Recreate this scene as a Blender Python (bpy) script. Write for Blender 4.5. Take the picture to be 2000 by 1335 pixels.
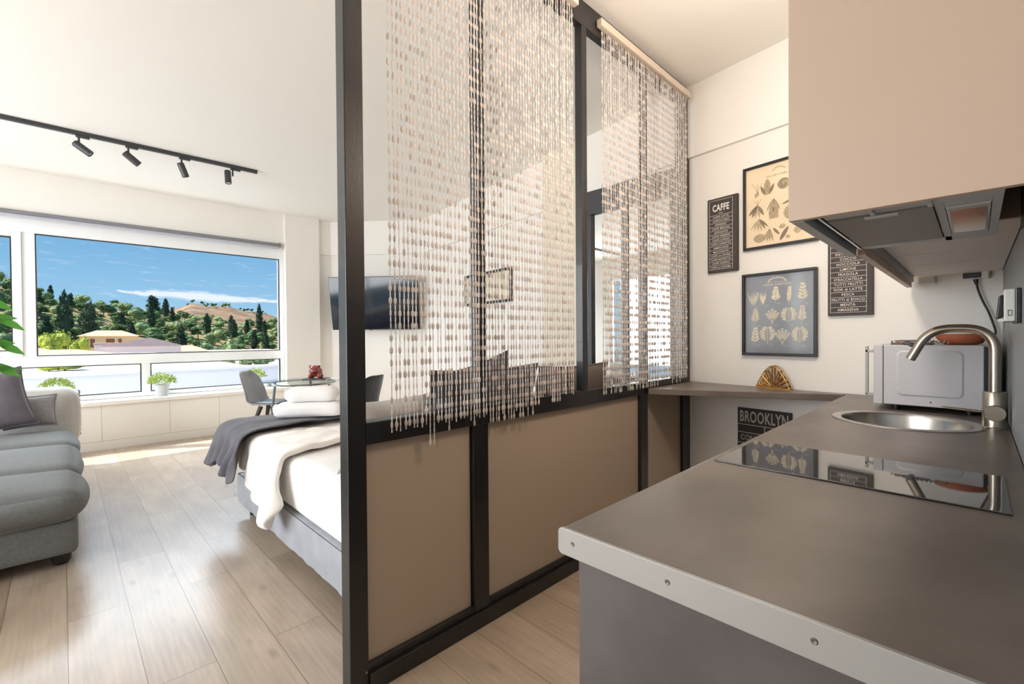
import bpy, bmesh, math, random
import numpy as np
from mathutils import Vector, Matrix, noise as mnoise

for o in list(bpy.data.objects):
    bpy.data.objects.remove(o)
SC = bpy.context.scene
COL = SC.collection
R = math.radians

# ------------------------------------------------------------------ camera
HC = 1.24
FPX = 892.6
YAW, PITCH, ROLL = R(45.467), R(-0.657), R(-0.414)
fw = np.array([math.cos(YAW) * math.cos(PITCH), math.sin(YAW) * math.cos(PITCH), math.sin(PITCH)])
rt = np.cross(fw, [0, 0, 1]); rt /= np.linalg.norm(rt)
up = np.cross(rt, fw)
rt2 = math.cos(ROLL) * rt + math.sin(ROLL) * up
up2 = math.cos(ROLL) * up - math.sin(ROLL) * rt
cam = bpy.data.cameras.new('camera')
cam.sensor_fit = 'HORIZONTAL'
cam.sensor_width = 36.0
cam.lens = FPX / 2000 * 36
cam.clip_start = 0.02
cam.clip_end = 3000
co = bpy.data.objects.new('camera', cam)
COL.objects.link(co)
m = Matrix.Identity(4)
for i in range(3):
    m[i][0], m[i][1], m[i][2] = rt2[i], up2[i], -fw[i]
m[0][3], m[1][3], m[2][3] = 0, 0, HC
co.matrix_world = m
SC.camera = co

def lin(c):
    return tuple(((v / 255) / 12.92 if v / 255 <= 0.04045 else ((v / 255 + 0.055) / 1.055) ** 2.4) for v in c)

# ------------------------------------------------------------------ colour management, world, sun, lamps
SC.view_settings.view_transform = 'Standard'
SC.view_settings.look = 'None'
SC.view_settings.gamma = 1.0
SC.view_settings.use_curve_mapping = False
SC.view_settings.exposure = 0.0
SC.cycles.use_denoising = True
SC.cycles.max_bounces = 10
SC.cycles.diffuse_bounces = 6
SC.cycles.glossy_bounces = 5
SC.cycles.transparent_max_bounces = 16
SC.cycles.caustics_reflective = False
SC.cycles.caustics_refractive = False
SC.cycles.sample_clamp_indirect = 6.0

W = bpy.data.worlds.new('sky')
SC.world = W
W.use_nodes = True
nt = W.node_tree
for n in list(nt.nodes):
    nt.nodes.remove(n)
def wn(t, **k):
    n = nt.nodes.new(t)
    for a, b in k.items():
        setattr(n, a, b)
    return n
tc = wn('ShaderNodeTexCoord')
sep = wn('ShaderNodeSeparateXYZ')
nt.links.new(tc.outputs['Generated'], sep.inputs[0])
ramp = wn('ShaderNodeValToRGB')
mr = wn('ShaderNodeMapRange')
mr.inputs[1].default_value = -0.02
mr.inputs[2].default_value = 0.45
nt.links.new(sep.outputs[2], mr.inputs[0])
nt.links.new(mr.outputs[0], ramp.inputs[0])
ramp.color_ramp.elements[0].position = 0.0
ramp.color_ramp.elements[0].color = (*lin((176, 208, 230)), 1)
ramp.color_ramp.elements[1].position = 1.0
ramp.color_ramp.elements[1].color = (*lin((86, 144, 196)), 1)
e = ramp.color_ramp.elements.new(0.18); e.color = (*lin((146, 192, 224)), 1)
e = ramp.color_ramp.elements.new(0.45); e.color = (*lin((108, 166, 212)), 1)
# thin cirrus streaks: noise in the sky plane, long in one direction
comb = wn('ShaderNodeCombineXYZ')
azi = wn('ShaderNodeMath', operation='ARCTAN2')
nt.links.new(sep.outputs[1], azi.inputs[0]); nt.links.new(sep.outputs[0], azi.inputs[1])
nt.links.new(azi.outputs[0], comb.inputs[0]); nt.links.new(sep.outputs[2], comb.inputs[1])
mp = wn('ShaderNodeMapping'); mp.inputs['Scale'].default_value = (10.0, 58.0, 1.0)
nt.links.new(comb.outputs[0], mp.inputs[0])
nz = wn('ShaderNodeTexNoise'); nz.inputs['Scale'].default_value = 2.0; nz.inputs['Detail'].default_value = 7; nz.inputs['Roughness'].default_value = 0.65
nt.links.new(mp.outputs[0], nz.inputs['Vector'])
# the one long cloud: a band in elevation that sinks a little along the azimuth, ragged by the noise
def mth(op, a, b=None, c=None):
    n = wn('ShaderNodeMath', operation=op)
    for i, v in enumerate((a, b, c)):
        if v is None: continue
        if isinstance(v, (int, float)): n.inputs[i].default_value = v
        else: nt.links.new(v, n.inputs[i])
    return n.outputs[0]
A0, A1 = R(85.0), R(72.2)              # azimuth of the cloud's two ends
t_ = mth('DIVIDE', mth('SUBTRACT', azi.outputs[0], A0), A1 - A0)
cen = mth('ADD', mth('MULTIPLY', t_, -0.0085), 0.0800)
dev = mth('SUBTRACT', sep.outputs[2], cen)
dev = mth('ADD', dev, mth('MULTIPLY', mth('SUBTRACT', nz.outputs[0], 0.5), -0.022))
halfw = mth('MULTIPLY', mth('SINE', mth('MULTIPLY', mth('MINIMUM', mth('MAXIMUM', mth('ADD', mth('MULTIPLY', t_, 0.86), 0.12), 0.0), 1.0), math.pi)), 0.011)
band = mth('SUBTRACT', 1.0, mth('DIVIDE', mth('ABSOLUTE', dev), mth('MAXIMUM', halfw, 0.0002)))
inside = mth('MULTIPLY', mth('GREATER_THAN', t_, -0.1), mth('LESS_THAN', t_, 1.05))
cl = mth('MULTIPLY', mth('MINIMUM', mth('MAXIMUM', mth('MULTIPLY', band, 1.6), 0.0), 1.0), inside)
thin = mth('MULTIPLY', mth('MAXIMUM', mth('SUBTRACT', nz.outputs[0], 0.56), 0.0), 1.6)
cl = mth('MINIMUM', mth('ADD', mth('MULTIPLY', cl, 0.8), thin), 0.9)
mixc = wn('ShaderNodeMix', data_type='RGBA')
nt.links.new(cl, mixc.inputs[0])
nt.links.new(ramp.outputs[0], mixc.inputs[6])
mixc.inputs[7].default_value = (*lin((240, 243, 246)), 1)
bg = wn('ShaderNodeBackground')
bg.inputs[1].default_value = 1.15
nt.links.new(mixc.outputs[2], bg.inputs[0])
wo = wn('ShaderNodeOutputWorld')
nt.links.new(bg.outputs[0], wo.inputs[0])

def lamp(name, kind, loc, target, energy, color=(1, 1, 1), size=1, size_y=None, angle=0.01):
    l = bpy.data.lights.new(name, kind)
    l.energy = energy
    l.color = color
    if kind == 'AREA':
        l.shape = 'RECTANGLE'; l.size = size; l.size_y = size_y or size
    if kind == 'SUN':
        l.angle = angle
    if kind == 'POINT':
        l.shadow_soft_size = size
    o = bpy.data.objects.new(name, l)
    COL.objects.link(o)
    d = (Vector(target) - Vector(loc)).normalized()
    o.matrix_world = Matrix.Translation(loc) @ d.to_track_quat('-Z', 'Y').to_matrix().to_4x4()
    return o
lamp('sun', 'SUN', (-3, 9, 20), (-3 + 0.85, 9 - 0.50, 20 - 1.0), 10.5, (1.0, 0.96, 0.90), angle=0.009)
lamp('window_daylight', 'AREA', (-0.1, 8.5, 3.75), (0.2, 4.6, 1.2), 790, (0.80, 0.90, 1.0), 6.0, 2.2)
lamp('side_fill_light', 'AREA', (-3.3, 3.7, 1.75), (0.5, 3.6, 1.45), 325, (0.97, 0.98, 1.0), 4.8, 2.4)  # fill light shining in through the added side window, out of view
lamp('unseen_kitchen_lamp', 'POINT', (1.75, 0.50, 2.36), (1.75, 0.50, 0), 43, (1.0, 0.91, 0.81), 0.10)  # unseen warm lamp, hung low so it brightens the kitchen ceiling too

# ------------------------------------------------------------------ helpers
class MB:
    def __init__(s):
        s.v = []; s.f = []; s.m = []; s.mi = 0
    def add(s, vs, fs):
        b = len(s.v)
        s.v.extend(tuple(map(float, p)) for p in vs)
        for f in fs:
            s.f.append(tuple(i + b for i in f)); s.m.append(s.mi)
    def box(s, x0, x1, y0, y1, z0, z1):
        s.add([(x0, y0, z0), (x1, y0, z0), (x1, y1, z0), (x0, y1, z0), (x0, y0, z1), (x1, y0, z1), (x1, y1, z1), (x0, y1, z1)],
              [(0, 3, 2, 1), (4, 5, 6, 7), (0, 1, 5, 4), (1, 2, 6, 5), (2, 3, 7, 6), (3, 0, 4, 7)])
        return s
    def obox(s, c, a, b, d):
        c, a, b, d = map(Vector, (c, a, b, d))
        vs = [c + a * i + b * j + d * k for k in (-1, 1) for i, j in ((-1, -1), (1, -1), (1, 1), (-1, 1))]
        s.add(vs, [(0, 3, 2, 1), (4, 5, 6, 7), (0, 1, 5, 4), (1, 2, 6, 5), (2, 3, 7, 6), (3, 0, 4, 7)])
        return s
    def cyl(s, p0, p1, r0, r1=None, n=20):
        return s.tube([p0, p1], [r0, r0 if r1 is None else r1], n)
    def tube(s, pts, r, n=10, caps=True):
        pts = [Vector(p) for p in pts]
        rr = r if isinstance(r, (list, tuple)) else [r] * len(pts)
        t0 = (pts[1] - pts[0]).normalized()
        a = t0.orthogonal().normalized()
        vs = []; N = len(pts)
        for i, p in enumerate(pts):
            t = (pts[min(i + 1, N - 1)] - pts[max(i - 1, 0)]).normalized()
            a = (a - t * a.dot(t)).normalized()
            b = t.cross(a)
            for k in range(n):
                w = 2 * math.pi * k / n
                vs.append(p + (a * math.cos(w) + b * math.sin(w)) * rr[i])
        fs = [(i * n + k, i * n + (k + 1) % n, (i + 1) * n + (k + 1) % n, (i + 1) * n + k) for i in range(N - 1) for k in range(n)]
        if caps:
            fs += [tuple(range(n - 1, -1, -1)), tuple((N - 1) * n + k for k in range(n))]
        s.add(vs, fs)
        return s
    def lathe(s, prof, c, n=32, axis=None):
        c = Vector(c)
        q = Matrix.Identity(3) if axis is None else Vector((0, 0, 1)).rotation_difference(Vector(axis)).to_matrix()
        vs = []; N = len(prof)
        for r, z in prof:
            for k in range(n):
                w = 2 * math.pi * k / n
                vs.append(c + q @ Vector((r * math.cos(w), r * math.sin(w), z)))
        fs = [(i * n + k, i * n + (k + 1) % n, (i + 1) * n + (k + 1) % n, (i + 1) * n + k) for i in range(N - 1) for k in range(n)]
        s.add(vs, fs)
        if prof[0][0] > 1e-5: s.add(vs[:n], [tuple(range(n - 1, -1, -1))])
        if prof[-1][0] > 1e-5: s.add(vs[-n:], [tuple(range(n))])
        return s
    def grid(s, rows):
        nu, nv = len(rows), len(rows[0])
        s.add([p for r in rows for p in r], [(i * nv + j, i * nv + j + 1, (i + 1) * nv + j + 1, (i + 1) * nv + j) for i in range(nu - 1) for j in range(nv - 1)])
        return s
    def ell(s, c, r, nu=12, nv=8, rot=None):
        c = Vector(c); vs = []; fs = []
        rot = rot or Matrix.Identity(3)
        for i in range(nv + 1):
            th = math.pi * i / nv
            for j in range(nu):
                ph = 2 * math.pi * j / nu
                vs.append(c + rot @ Vector((r[0] * math.sin(th) * math.cos(ph), r[1] * math.sin(th) * math.sin(ph), r[2] * math.cos(th))))
        for i in range(nv):
            for j in range(nu):
                fs.append((i * nu + j, (i + 1) * nu + j, (i + 1) * nu + (j + 1) % nu, i * nu + (j + 1) % nu))
        s.add(vs, fs)
        return s
    def poly(s, pts):
        s.add(pts, [tuple(range(len(pts)))])
        return s
    def prism(s, pts, d):
        d = Vector(d); n = len(pts)
        vs = [Vector(p) for p in pts] + [Vector(p) + d for p in pts]
        s.add(vs, [tuple(range(n - 1, -1, -1)), tuple(range(n, 2 * n))] + [(i, (i + 1) % n, n + (i + 1) % n, n + i) for i in range(n)])
        return s
    def softbox(s, c, h, r, n=8, bulge=(0, 0, 0), nz=0.0, ns=3.0, seed=0, rot=None):
        c = Vector(c); h = Vector(h)
        rot = rot or Matrix.Identity(3)
        for ax in range(3):
            for sg in (-1, 1):
                rows = []
                for i in range(n + 1):
                    row = []
                    for j in range(n + 1):
                        u, v = math.sin((i / n - 0.5) * math.pi * 0.98) / math.sin(0.49 * math.pi), math.sin((j / n - 0.5) * math.pi * 0.98) / math.sin(0.49 * math.pi)
                        p = [0, 0, 0]; p[ax] = sg; p[(ax + 1) % 3] = u * sg; p[(ax + 2) % 3] = v
                        q = Vector([p[k] * h[k] for k in range(3)])
                        inn = Vector([max(-(h[k] - r), min(h[k] - r, q[k])) for k in range(3)])
                        d = q - inn
                        pos = inn + d.normalized() * r if d.length > 1e-9 else q
                        for k in range(3):
                            a, b = p[(k + 1) % 3], p[(k + 2) % 3]
                            pos[k] += p[k] * bulge[k] * (1 - a * a) * (1 - b * b)
                        if nz:
                            w = mnoise.noise((pos + Vector((seed * 3.1, 0, 0)) + c) * ns)
                            pos = pos + pos.normalized() * w * nz
                        row.append(c + rot @ pos)
                    rows.append(row)
                s.grid(rows)
        return s

WM = {}
def mat_of(o):
    return WM.get(o.name, Matrix.Identity(4))
def make(name, mb, mats, parent=None, smooth=False, bevel=0.0, local=False, merge=False, seg=2, angle=35):
    me = bpy.data.meshes.new(name)
    vs = mb.v
    if parent is not None and not local:
        inv = mat_of(parent).inverted()
        vs = [tuple(inv @ Vector(p)) for p in vs]
    me.from_pydata(vs, [], mb.f)
    if not isinstance(mats, (list, tuple)):
        mats = [mats]
    for mt in mats:
        me.materials.append(mt)
    if len(mats) > 1:
        me.polygons.foreach_set('material_index', mb.m)
    if merge:
        bm = bmesh.new(); bm.from_mesh(me)
        bmesh.ops.remove_doubles(bm, verts=bm.verts, dist=1e-5)
        bmesh.ops.recalc_face_normals(bm, faces=bm.faces)
        bm.to_mesh(me); bm.free()
    if smooth:
        me.polygons.foreach_set('use_smooth', [True] * len(me.polygons))
        me.set_sharp_from_angle(angle=R(angle))
    me.update()
    o = bpy.data.objects.new(name, me)
    COL.objects.link(o)
    if parent is not None:
        o.parent = parent
        WM[o.name] = mat_of(parent)
    if bevel:
        b = o.modifiers.new('bevel', 'BEVEL'); b.width = bevel; b.segments = seg; b.limit_method = 'ANGLE'; b.angle_limit = R(40)
    return o
def tag(o, label, cat, group=None, kind=None):
    o['label'] = label; o['category'] = cat
    if group: o['group'] = group
    if kind: o['kind'] = kind
    return o
def thing(name, label, cat, loc=(0, 0, 0), rz=0.0, group=None, scale=1.0):
    o = bpy.data.objects.new(name, None)
    o.empty_display_size = 0.1
    COL.objects.link(o)
    o.location = loc; o.rotation_euler = (0, 0, rz); o.scale = (scale,) * 3
    WM[o.name] = Matrix.Translation(loc) @ Matrix.Rotation(rz, 4, 'Z') @ Matrix.Scale(scale, 4)
    return tag(o, label, cat, group)
def dup(o, loc, rz=None, label=None, scale=None):
    r = o.copy(); COL.objects.link(r)
    r.location = loc
    if rz is not None: r.rotation_euler = (0, 0, rz)
    if scale is not None: r.scale = (scale,) * 3
    if label: r['label'] = label
    for ch in list(o.children):
        c = ch.copy(); COL.objects.link(c); c.parent = r
        for g in list(ch.children):
            d = g.copy(); COL.objects.link(d); d.parent = c
    return r
def struct(name, mb, mats, parent=None, **k):
    o = make(name, mb, mats, parent, **k)
    if parent is None: o['kind'] = 'structure'
    return o

MATS = {}
def M(name, rgb, rough=0.5, metal=0.0, var=0.0, vs=8.0, bump=0.0, bs=60.0, spec=0.5, stretch=(1, 1, 1), coat=0.0, sheen=0.0, ior=None, detail=4, rand=0.0, aniso=0.0, var2=None):
    m = bpy.data.materials.new(name); m.use_nodes = True
    t = m.node_tree; b = t.nodes['Principled BSDF']
    c = (*lin(rgb), 1)
    b.inputs['Base Color'].default_value = c
    b.inputs['Roughness'].default_value = rough
    b.inputs['Metallic'].default_value = metal
    b.inputs['Specular IOR Level'].default_value = spec
    b.inputs['Coat Weight'].default_value = coat
    b.inputs['Sheen Weight'].default_value = sheen
    b.inputs['Anisotropic'].default_value = aniso
    if ior: b.inputs['IOR'].default_value = ior
    tcn = mpn = None
    if var or bump:
        tcn = t.nodes.new('ShaderNodeTexCoord'); mpn = t.nodes.new('ShaderNodeMapping')
        mpn.inputs['Scale'].default_value = stretch
        t.links.new(tcn.outputs['Object'], mpn.inputs[0])
    last = None
    if var:
        n = t.nodes.new('ShaderNodeTexNoise'); n.inputs['Scale'].default_value = vs; n.inputs['Detail'].default_value = detail
        t.links.new(mpn.outputs[0], n.inputs['Vector'])
        rp = t.nodes.new('ShaderNodeValToRGB')
        rp.color_ramp.elements[0].position = 0.32; rp.color_ramp.elements[1].position = 0.68
        lo = tuple(v * (1 - var) for v in c[:3]); hi = tuple(min(1, v * (1 + var)) for v in c[:3]) if var2 is None else lin(var2)
        rp.color_ramp.elements[0].color = (*lo, 1); rp.color_ramp.elements[1].color = (*hi, 1)
        t.links.new(n.outputs['Fac'], rp.inputs[0])
        last = rp.outputs[0]
        t.links.new(last, b.inputs['Base Color'])
    if rand:
        oi = t.nodes.new('ShaderNodeObjectInfo'); hs = t.nodes.new('ShaderNodeHueSaturation')
        mr_ = t.nodes.new('ShaderNodeMapRange'); mr_.inputs[3].default_value = 1 - rand; mr_.inputs[4].default_value = 1 + rand
        t.links.new(oi.outputs['Random'], mr_.inputs[0]); t.links.new(mr_.outputs[0], hs.inputs['Value'])
        if last is not None: t.links.new(last, hs.inputs['Color'])
        else: hs.inputs['Color'].default_value = c
        t.links.new(hs.outputs[0], b.inputs['Base Color'])
    if bump:
        n2 = t.nodes.new('ShaderNodeTexNoise'); n2.inputs['Scale'].default_value = bs; n2.inputs['Detail'].default_value = 3
        t.links.new(mpn.outputs[0], n2.inputs['Vector'])
        bp = t.nodes.new('ShaderNodeBump'); bp.inputs['Strength'].default_value = bump; bp.inputs['Distance'].default_value = 0.01
        t.links.new(n2.outputs['Fac'], bp.inputs['Height']); t.links.new(bp.outputs[0], b.inputs['Normal'])
    MATS[name] = m
    return m

def glass_mat(name, tint=(1, 1, 1), refl=0.06, rough=0.0):
    m = bpy.data.materials.new(name); m.use_nodes = True
    t = m.node_tree; t.nodes.remove(t.nodes['Principled BSDF'])
    tr = t.nodes.new('ShaderNodeBsdfTransparent'); tr.inputs[0].default_value = (*tint, 1)
    if refl == 0:
        t.links.new(tr.outputs[0], t.nodes['Material Output'].inputs[0]); return m
    gl = t.nodes.new('ShaderNodeBsdfGlossy'); gl.inputs['Roughness'].default_value = rough
    mx = t.nodes.new('ShaderNodeMixShader'); mx.inputs[0].default_value = refl
    t.links.new(tr.outputs[0], mx.inputs[1]); t.links.new(gl.outputs[0], mx.inputs[2])
    t.links.new(mx.outputs[0], t.nodes['Material Output'].inputs[0])
    return m

# ------------------------------------------------------------------ materials
m_wall = M('wall_paint', (236, 233, 227), 0.75, bump=0.08, bs=40, spec=0.3)
m_dim_wall = M('dim_wall_tone', (216, 207, 188), 0.75, bump=0.08, bs=40, spec=0.3)  # darker wall tone: the wall's drop in brightness put into the colour
m_ceil = M('ceiling_paint', (238, 235, 229), 0.8, spec=0.25)
m_white = M('white_pvc', (240, 241, 242), 0.3, spec=0.5)
m_bench = M('cream_bench', (240, 237, 230), 0.55)
m_gap = M('joint_shadow_gap', (212, 203, 188), 0.8)
m_gasket = M('black_gasket', (24, 24, 26), 0.5)
m_glass = glass_mat('window_glass', (0.985, 0.99, 0.99), 0)
m_black = M('black_stained_wood', (25, 24, 25), 0.36, var=0.25, vs=6, stretch=(8, 8, 1), bump=0.06, bs=30, spec=0.5, coat=0.22)
m_panel = M('beige_panel', (172, 156, 138), 0.5, bump=0.04, bs=25)
def translucent(m, col, f):
    t_ = m.node_tree; tl = t_.nodes.new('ShaderNodeBsdfTranslucent'); tl.inputs[0].default_value = (*lin(col), 1)
    mx = t_.nodes.new('ShaderNodeMixShader'); mx.inputs[0].default_value = f
    t_.links.new(t_.nodes['Principled BSDF'].outputs[0], mx.inputs[1]); t_.links.new(tl.outputs[0], mx.inputs[2]); t_.links.new(mx.outputs[0], t_.nodes['Material Output'].inputs[0])
    return m
m_bead = translucent(M('ivory_bead', (228, 219, 212), 0.4, var=0.06, vs=30), (226, 217, 210), 0.35)
m_pearl = translucent(M('pearl_bead', (248, 246, 244), 0.25), (250, 248, 246), 0.55)
m_rail = M('ivory_rail', (226, 212, 196), 0.4)
m_dark_metal = M('dark_grey_metal', (62, 62, 64), 0.4, metal=0.2)
m_lens = M('spot_lens', (225, 225, 220), 0.2)
m_tv = M('tv_screen', (16, 20, 30), 0.08, spec=0.6)
m_blackpl = M('black_plastic', (22, 22, 23), 0.4)
m_whitepl = M('white_plastic', (225, 222, 214), 0.4)
m_mirror = M('mirror_glass', (235, 238, 238), 0.02, metal=1.0)
m_sheet = M('white_sheet', (240, 238, 236), 0.85, bump=0.15, bs=14, sheen=0.2)
m_duvet = M('white_duvet', (240, 236, 230), 0.85, bump=0.25, bs=10, sheen=0.2)
m_throw = M('grey_throw', (84, 81, 87), 0.85, var=0.18, vs=9, bump=0.3, bs=25, sheen=0.12)
m_bedbase = M('bed_velvet', (158, 161, 168), 0.75, var=0.12, vs=7, bump=0.15, bs=9, sheen=0.2)
m_towel = M('white_terry', (242, 240, 240), 0.95, bump=0.25, bs=320, sheen=0.3)
m_pil_dark = M('charcoal_velvet', (66, 62, 66), 0.8, var=0.15, vs=8, bump=0.2, bs=18, sheen=0.15)
m_pil_brown = M('brown_velvet', (104, 90, 84), 0.8, var=0.15, vs=8, bump=0.2, bs=18, sheen=0.15)
m_pil_light = M('light_grey_cotton', (196, 192, 190), 0.85, bump=0.2, bs=14)
m_sofa = M('sofa_linen', (108, 110, 109), 0.95, var=0.12, vs=90, bump=0.18, bs=520, sheen=0.08)
m_sofa_l = M('sofa_back_linen', (194, 191, 186), 0.95, var=0.08, vs=90, bump=0.18, bs=520, sheen=0.1)
m_pil_purple = M('purple_grey_velvet', (98, 92, 100), 0.8, var=0.14, vs=9, bump=0.25, bs=20, sheen=0.2)
m_pil_small = M('small_grey_linen', (150, 148, 150), 0.9, var=0.08, vs=40, bump=0.3, bs=120)
m_leaf = translucent(M('ficus_leaf', (72, 138, 60), 0.4, var=0.3, vs=25, spec=0.5), (110, 180, 70), 0.4)
m_bark = M('bark', (92, 72, 54), 0.85, var=0.25, vs=20, bump=0.5, bs=40)
m_herb = M('lime_foliage', (164, 184, 88), 0.6, var=0.35, vs=60, rand=0.06)
m_pot = M('pale_pot', (206, 208, 210), 0.5)
m_soil = M('soil', (70, 52, 40), 0.95)
m_table_glass = glass_mat('table_glass', (0.90, 0.94, 0.94), 0.14)
m_chrome = M('chrome_leg', (170, 172, 174), 0.18, metal=1.0)
m_chair = M('glare_grey_chair_shell', (146, 148, 153), 0.28, coat=0.3)  # dark shell coloured grey to stand for the glare on it
m_chair2 = M('charcoal_chair_shell', (58, 60, 66), 0.38)
m_darkwood = M('dark_chair_leg', (40, 36, 36), 0.45)
m_pig = M('red_brown_ceramic', (140, 62, 48), 0.2, var=0.25, vs=30, coat=0.6)
m_book = M('book_cover', (44, 46, 52), 0.4)
m_paper = M('book_paper', (232, 228, 218), 0.8)
m_counter = M('stone_laminate', (110, 101, 94), 0.34, var=0.23, vs=3.2, stretch=(1, 1.6, 1), detail=8, bump=0.02, bs=180, spec=0.45)
m_cab_stone = M('concrete_laminate', (86, 80, 79), 0.45, var=0.20, vs=6, detail=9, bump=0.02, bs=120)
m_alu = M('white_aluminium', (160, 158, 154), 0.42, metal=0.25)
m_screw = M('screw_head', (120, 116, 112), 0.4, metal=0.8)
m_hob = M('black_glass_hob', (120, 118, 116), 0.03, metal=0.85)
m_hob_edge = M('hob_edge', (14, 14, 15), 0.2)
m_steel = M('brushed_steel', (186, 180, 172), 0.24, metal=1.0, aniso=0.5)
m_nickel = M('brushed_nickel', (176, 166, 152), 0.26, metal=1.0)
m_micro = M('microwave_white', (194, 191, 193), 0.4)
m_micro_dark = M('microwave_dark', (34, 34, 36), 0.25)
m_terra = M('terracotta', (186, 104, 72), 0.6, var=0.15, vs=14)
m_rack = M('worn_steel_wire', (116, 98, 92), 0.45, metal=0.6)
m_cashmere = M('cashmere_board', (198, 173, 152), 0.45)
m_board_in = M('cabinet_underside', (234, 226, 218), 0.5)
m_hood = M('hood_grey', (182, 183, 184), 0.45, metal=0.05)
m_filter = M('filter_mesh', (134, 127, 122), 0.45, metal=0.6, bump=0.5, bs=400)
m_lampglass = M('hood_lamp_cover', (190, 165, 140), 0.1, metal=0.55)
m_backsplash = M('grey_splashback', (142, 146, 148), 0.4, var=0.06, vs=5, stretch=(6, 1, 1))
m_sign = M('sign_charcoal', (66, 60, 58), 0.7, var=0.15, vs=60)
m_ink = M('sign_lettering', (228, 222, 214), 0.7)
m_frame = M('frame_black', (34, 32, 31), 0.35)
m_poster_cream = M('cream_print', (230, 211, 180), 0.6, var=0.05, vs=5)
m_poster_grey = M('slate_print', (112, 115, 122), 0.16, spec=0.7)
m_print_ink = M('engraving_ink', (178, 162, 132), 0.7, var=0.25, vs=120)
m_print_dark = M('engraving_shade', (132, 118, 97), 0.7)
m_sprig = M('pale_sprig', (218, 210, 186), 0.5, var=0.15, vs=90)
m_brass = M('brass', (196, 152, 92), 0.26, metal=1.0)

# ------------------------------------------------------------------ room
ZC = 3.05
def XW(y): return 3.307 + (y - 1.487) * 0.1414
UW = Vector((-0.1400, -0.9902, 0)); NW = Vector((-0.9902, 0.1400, 0)); ZV = Vector((0, 0, 1))
def WP(y, z, d=0.0): return Vector((XW(y), y, z)) + NW * d

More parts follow.
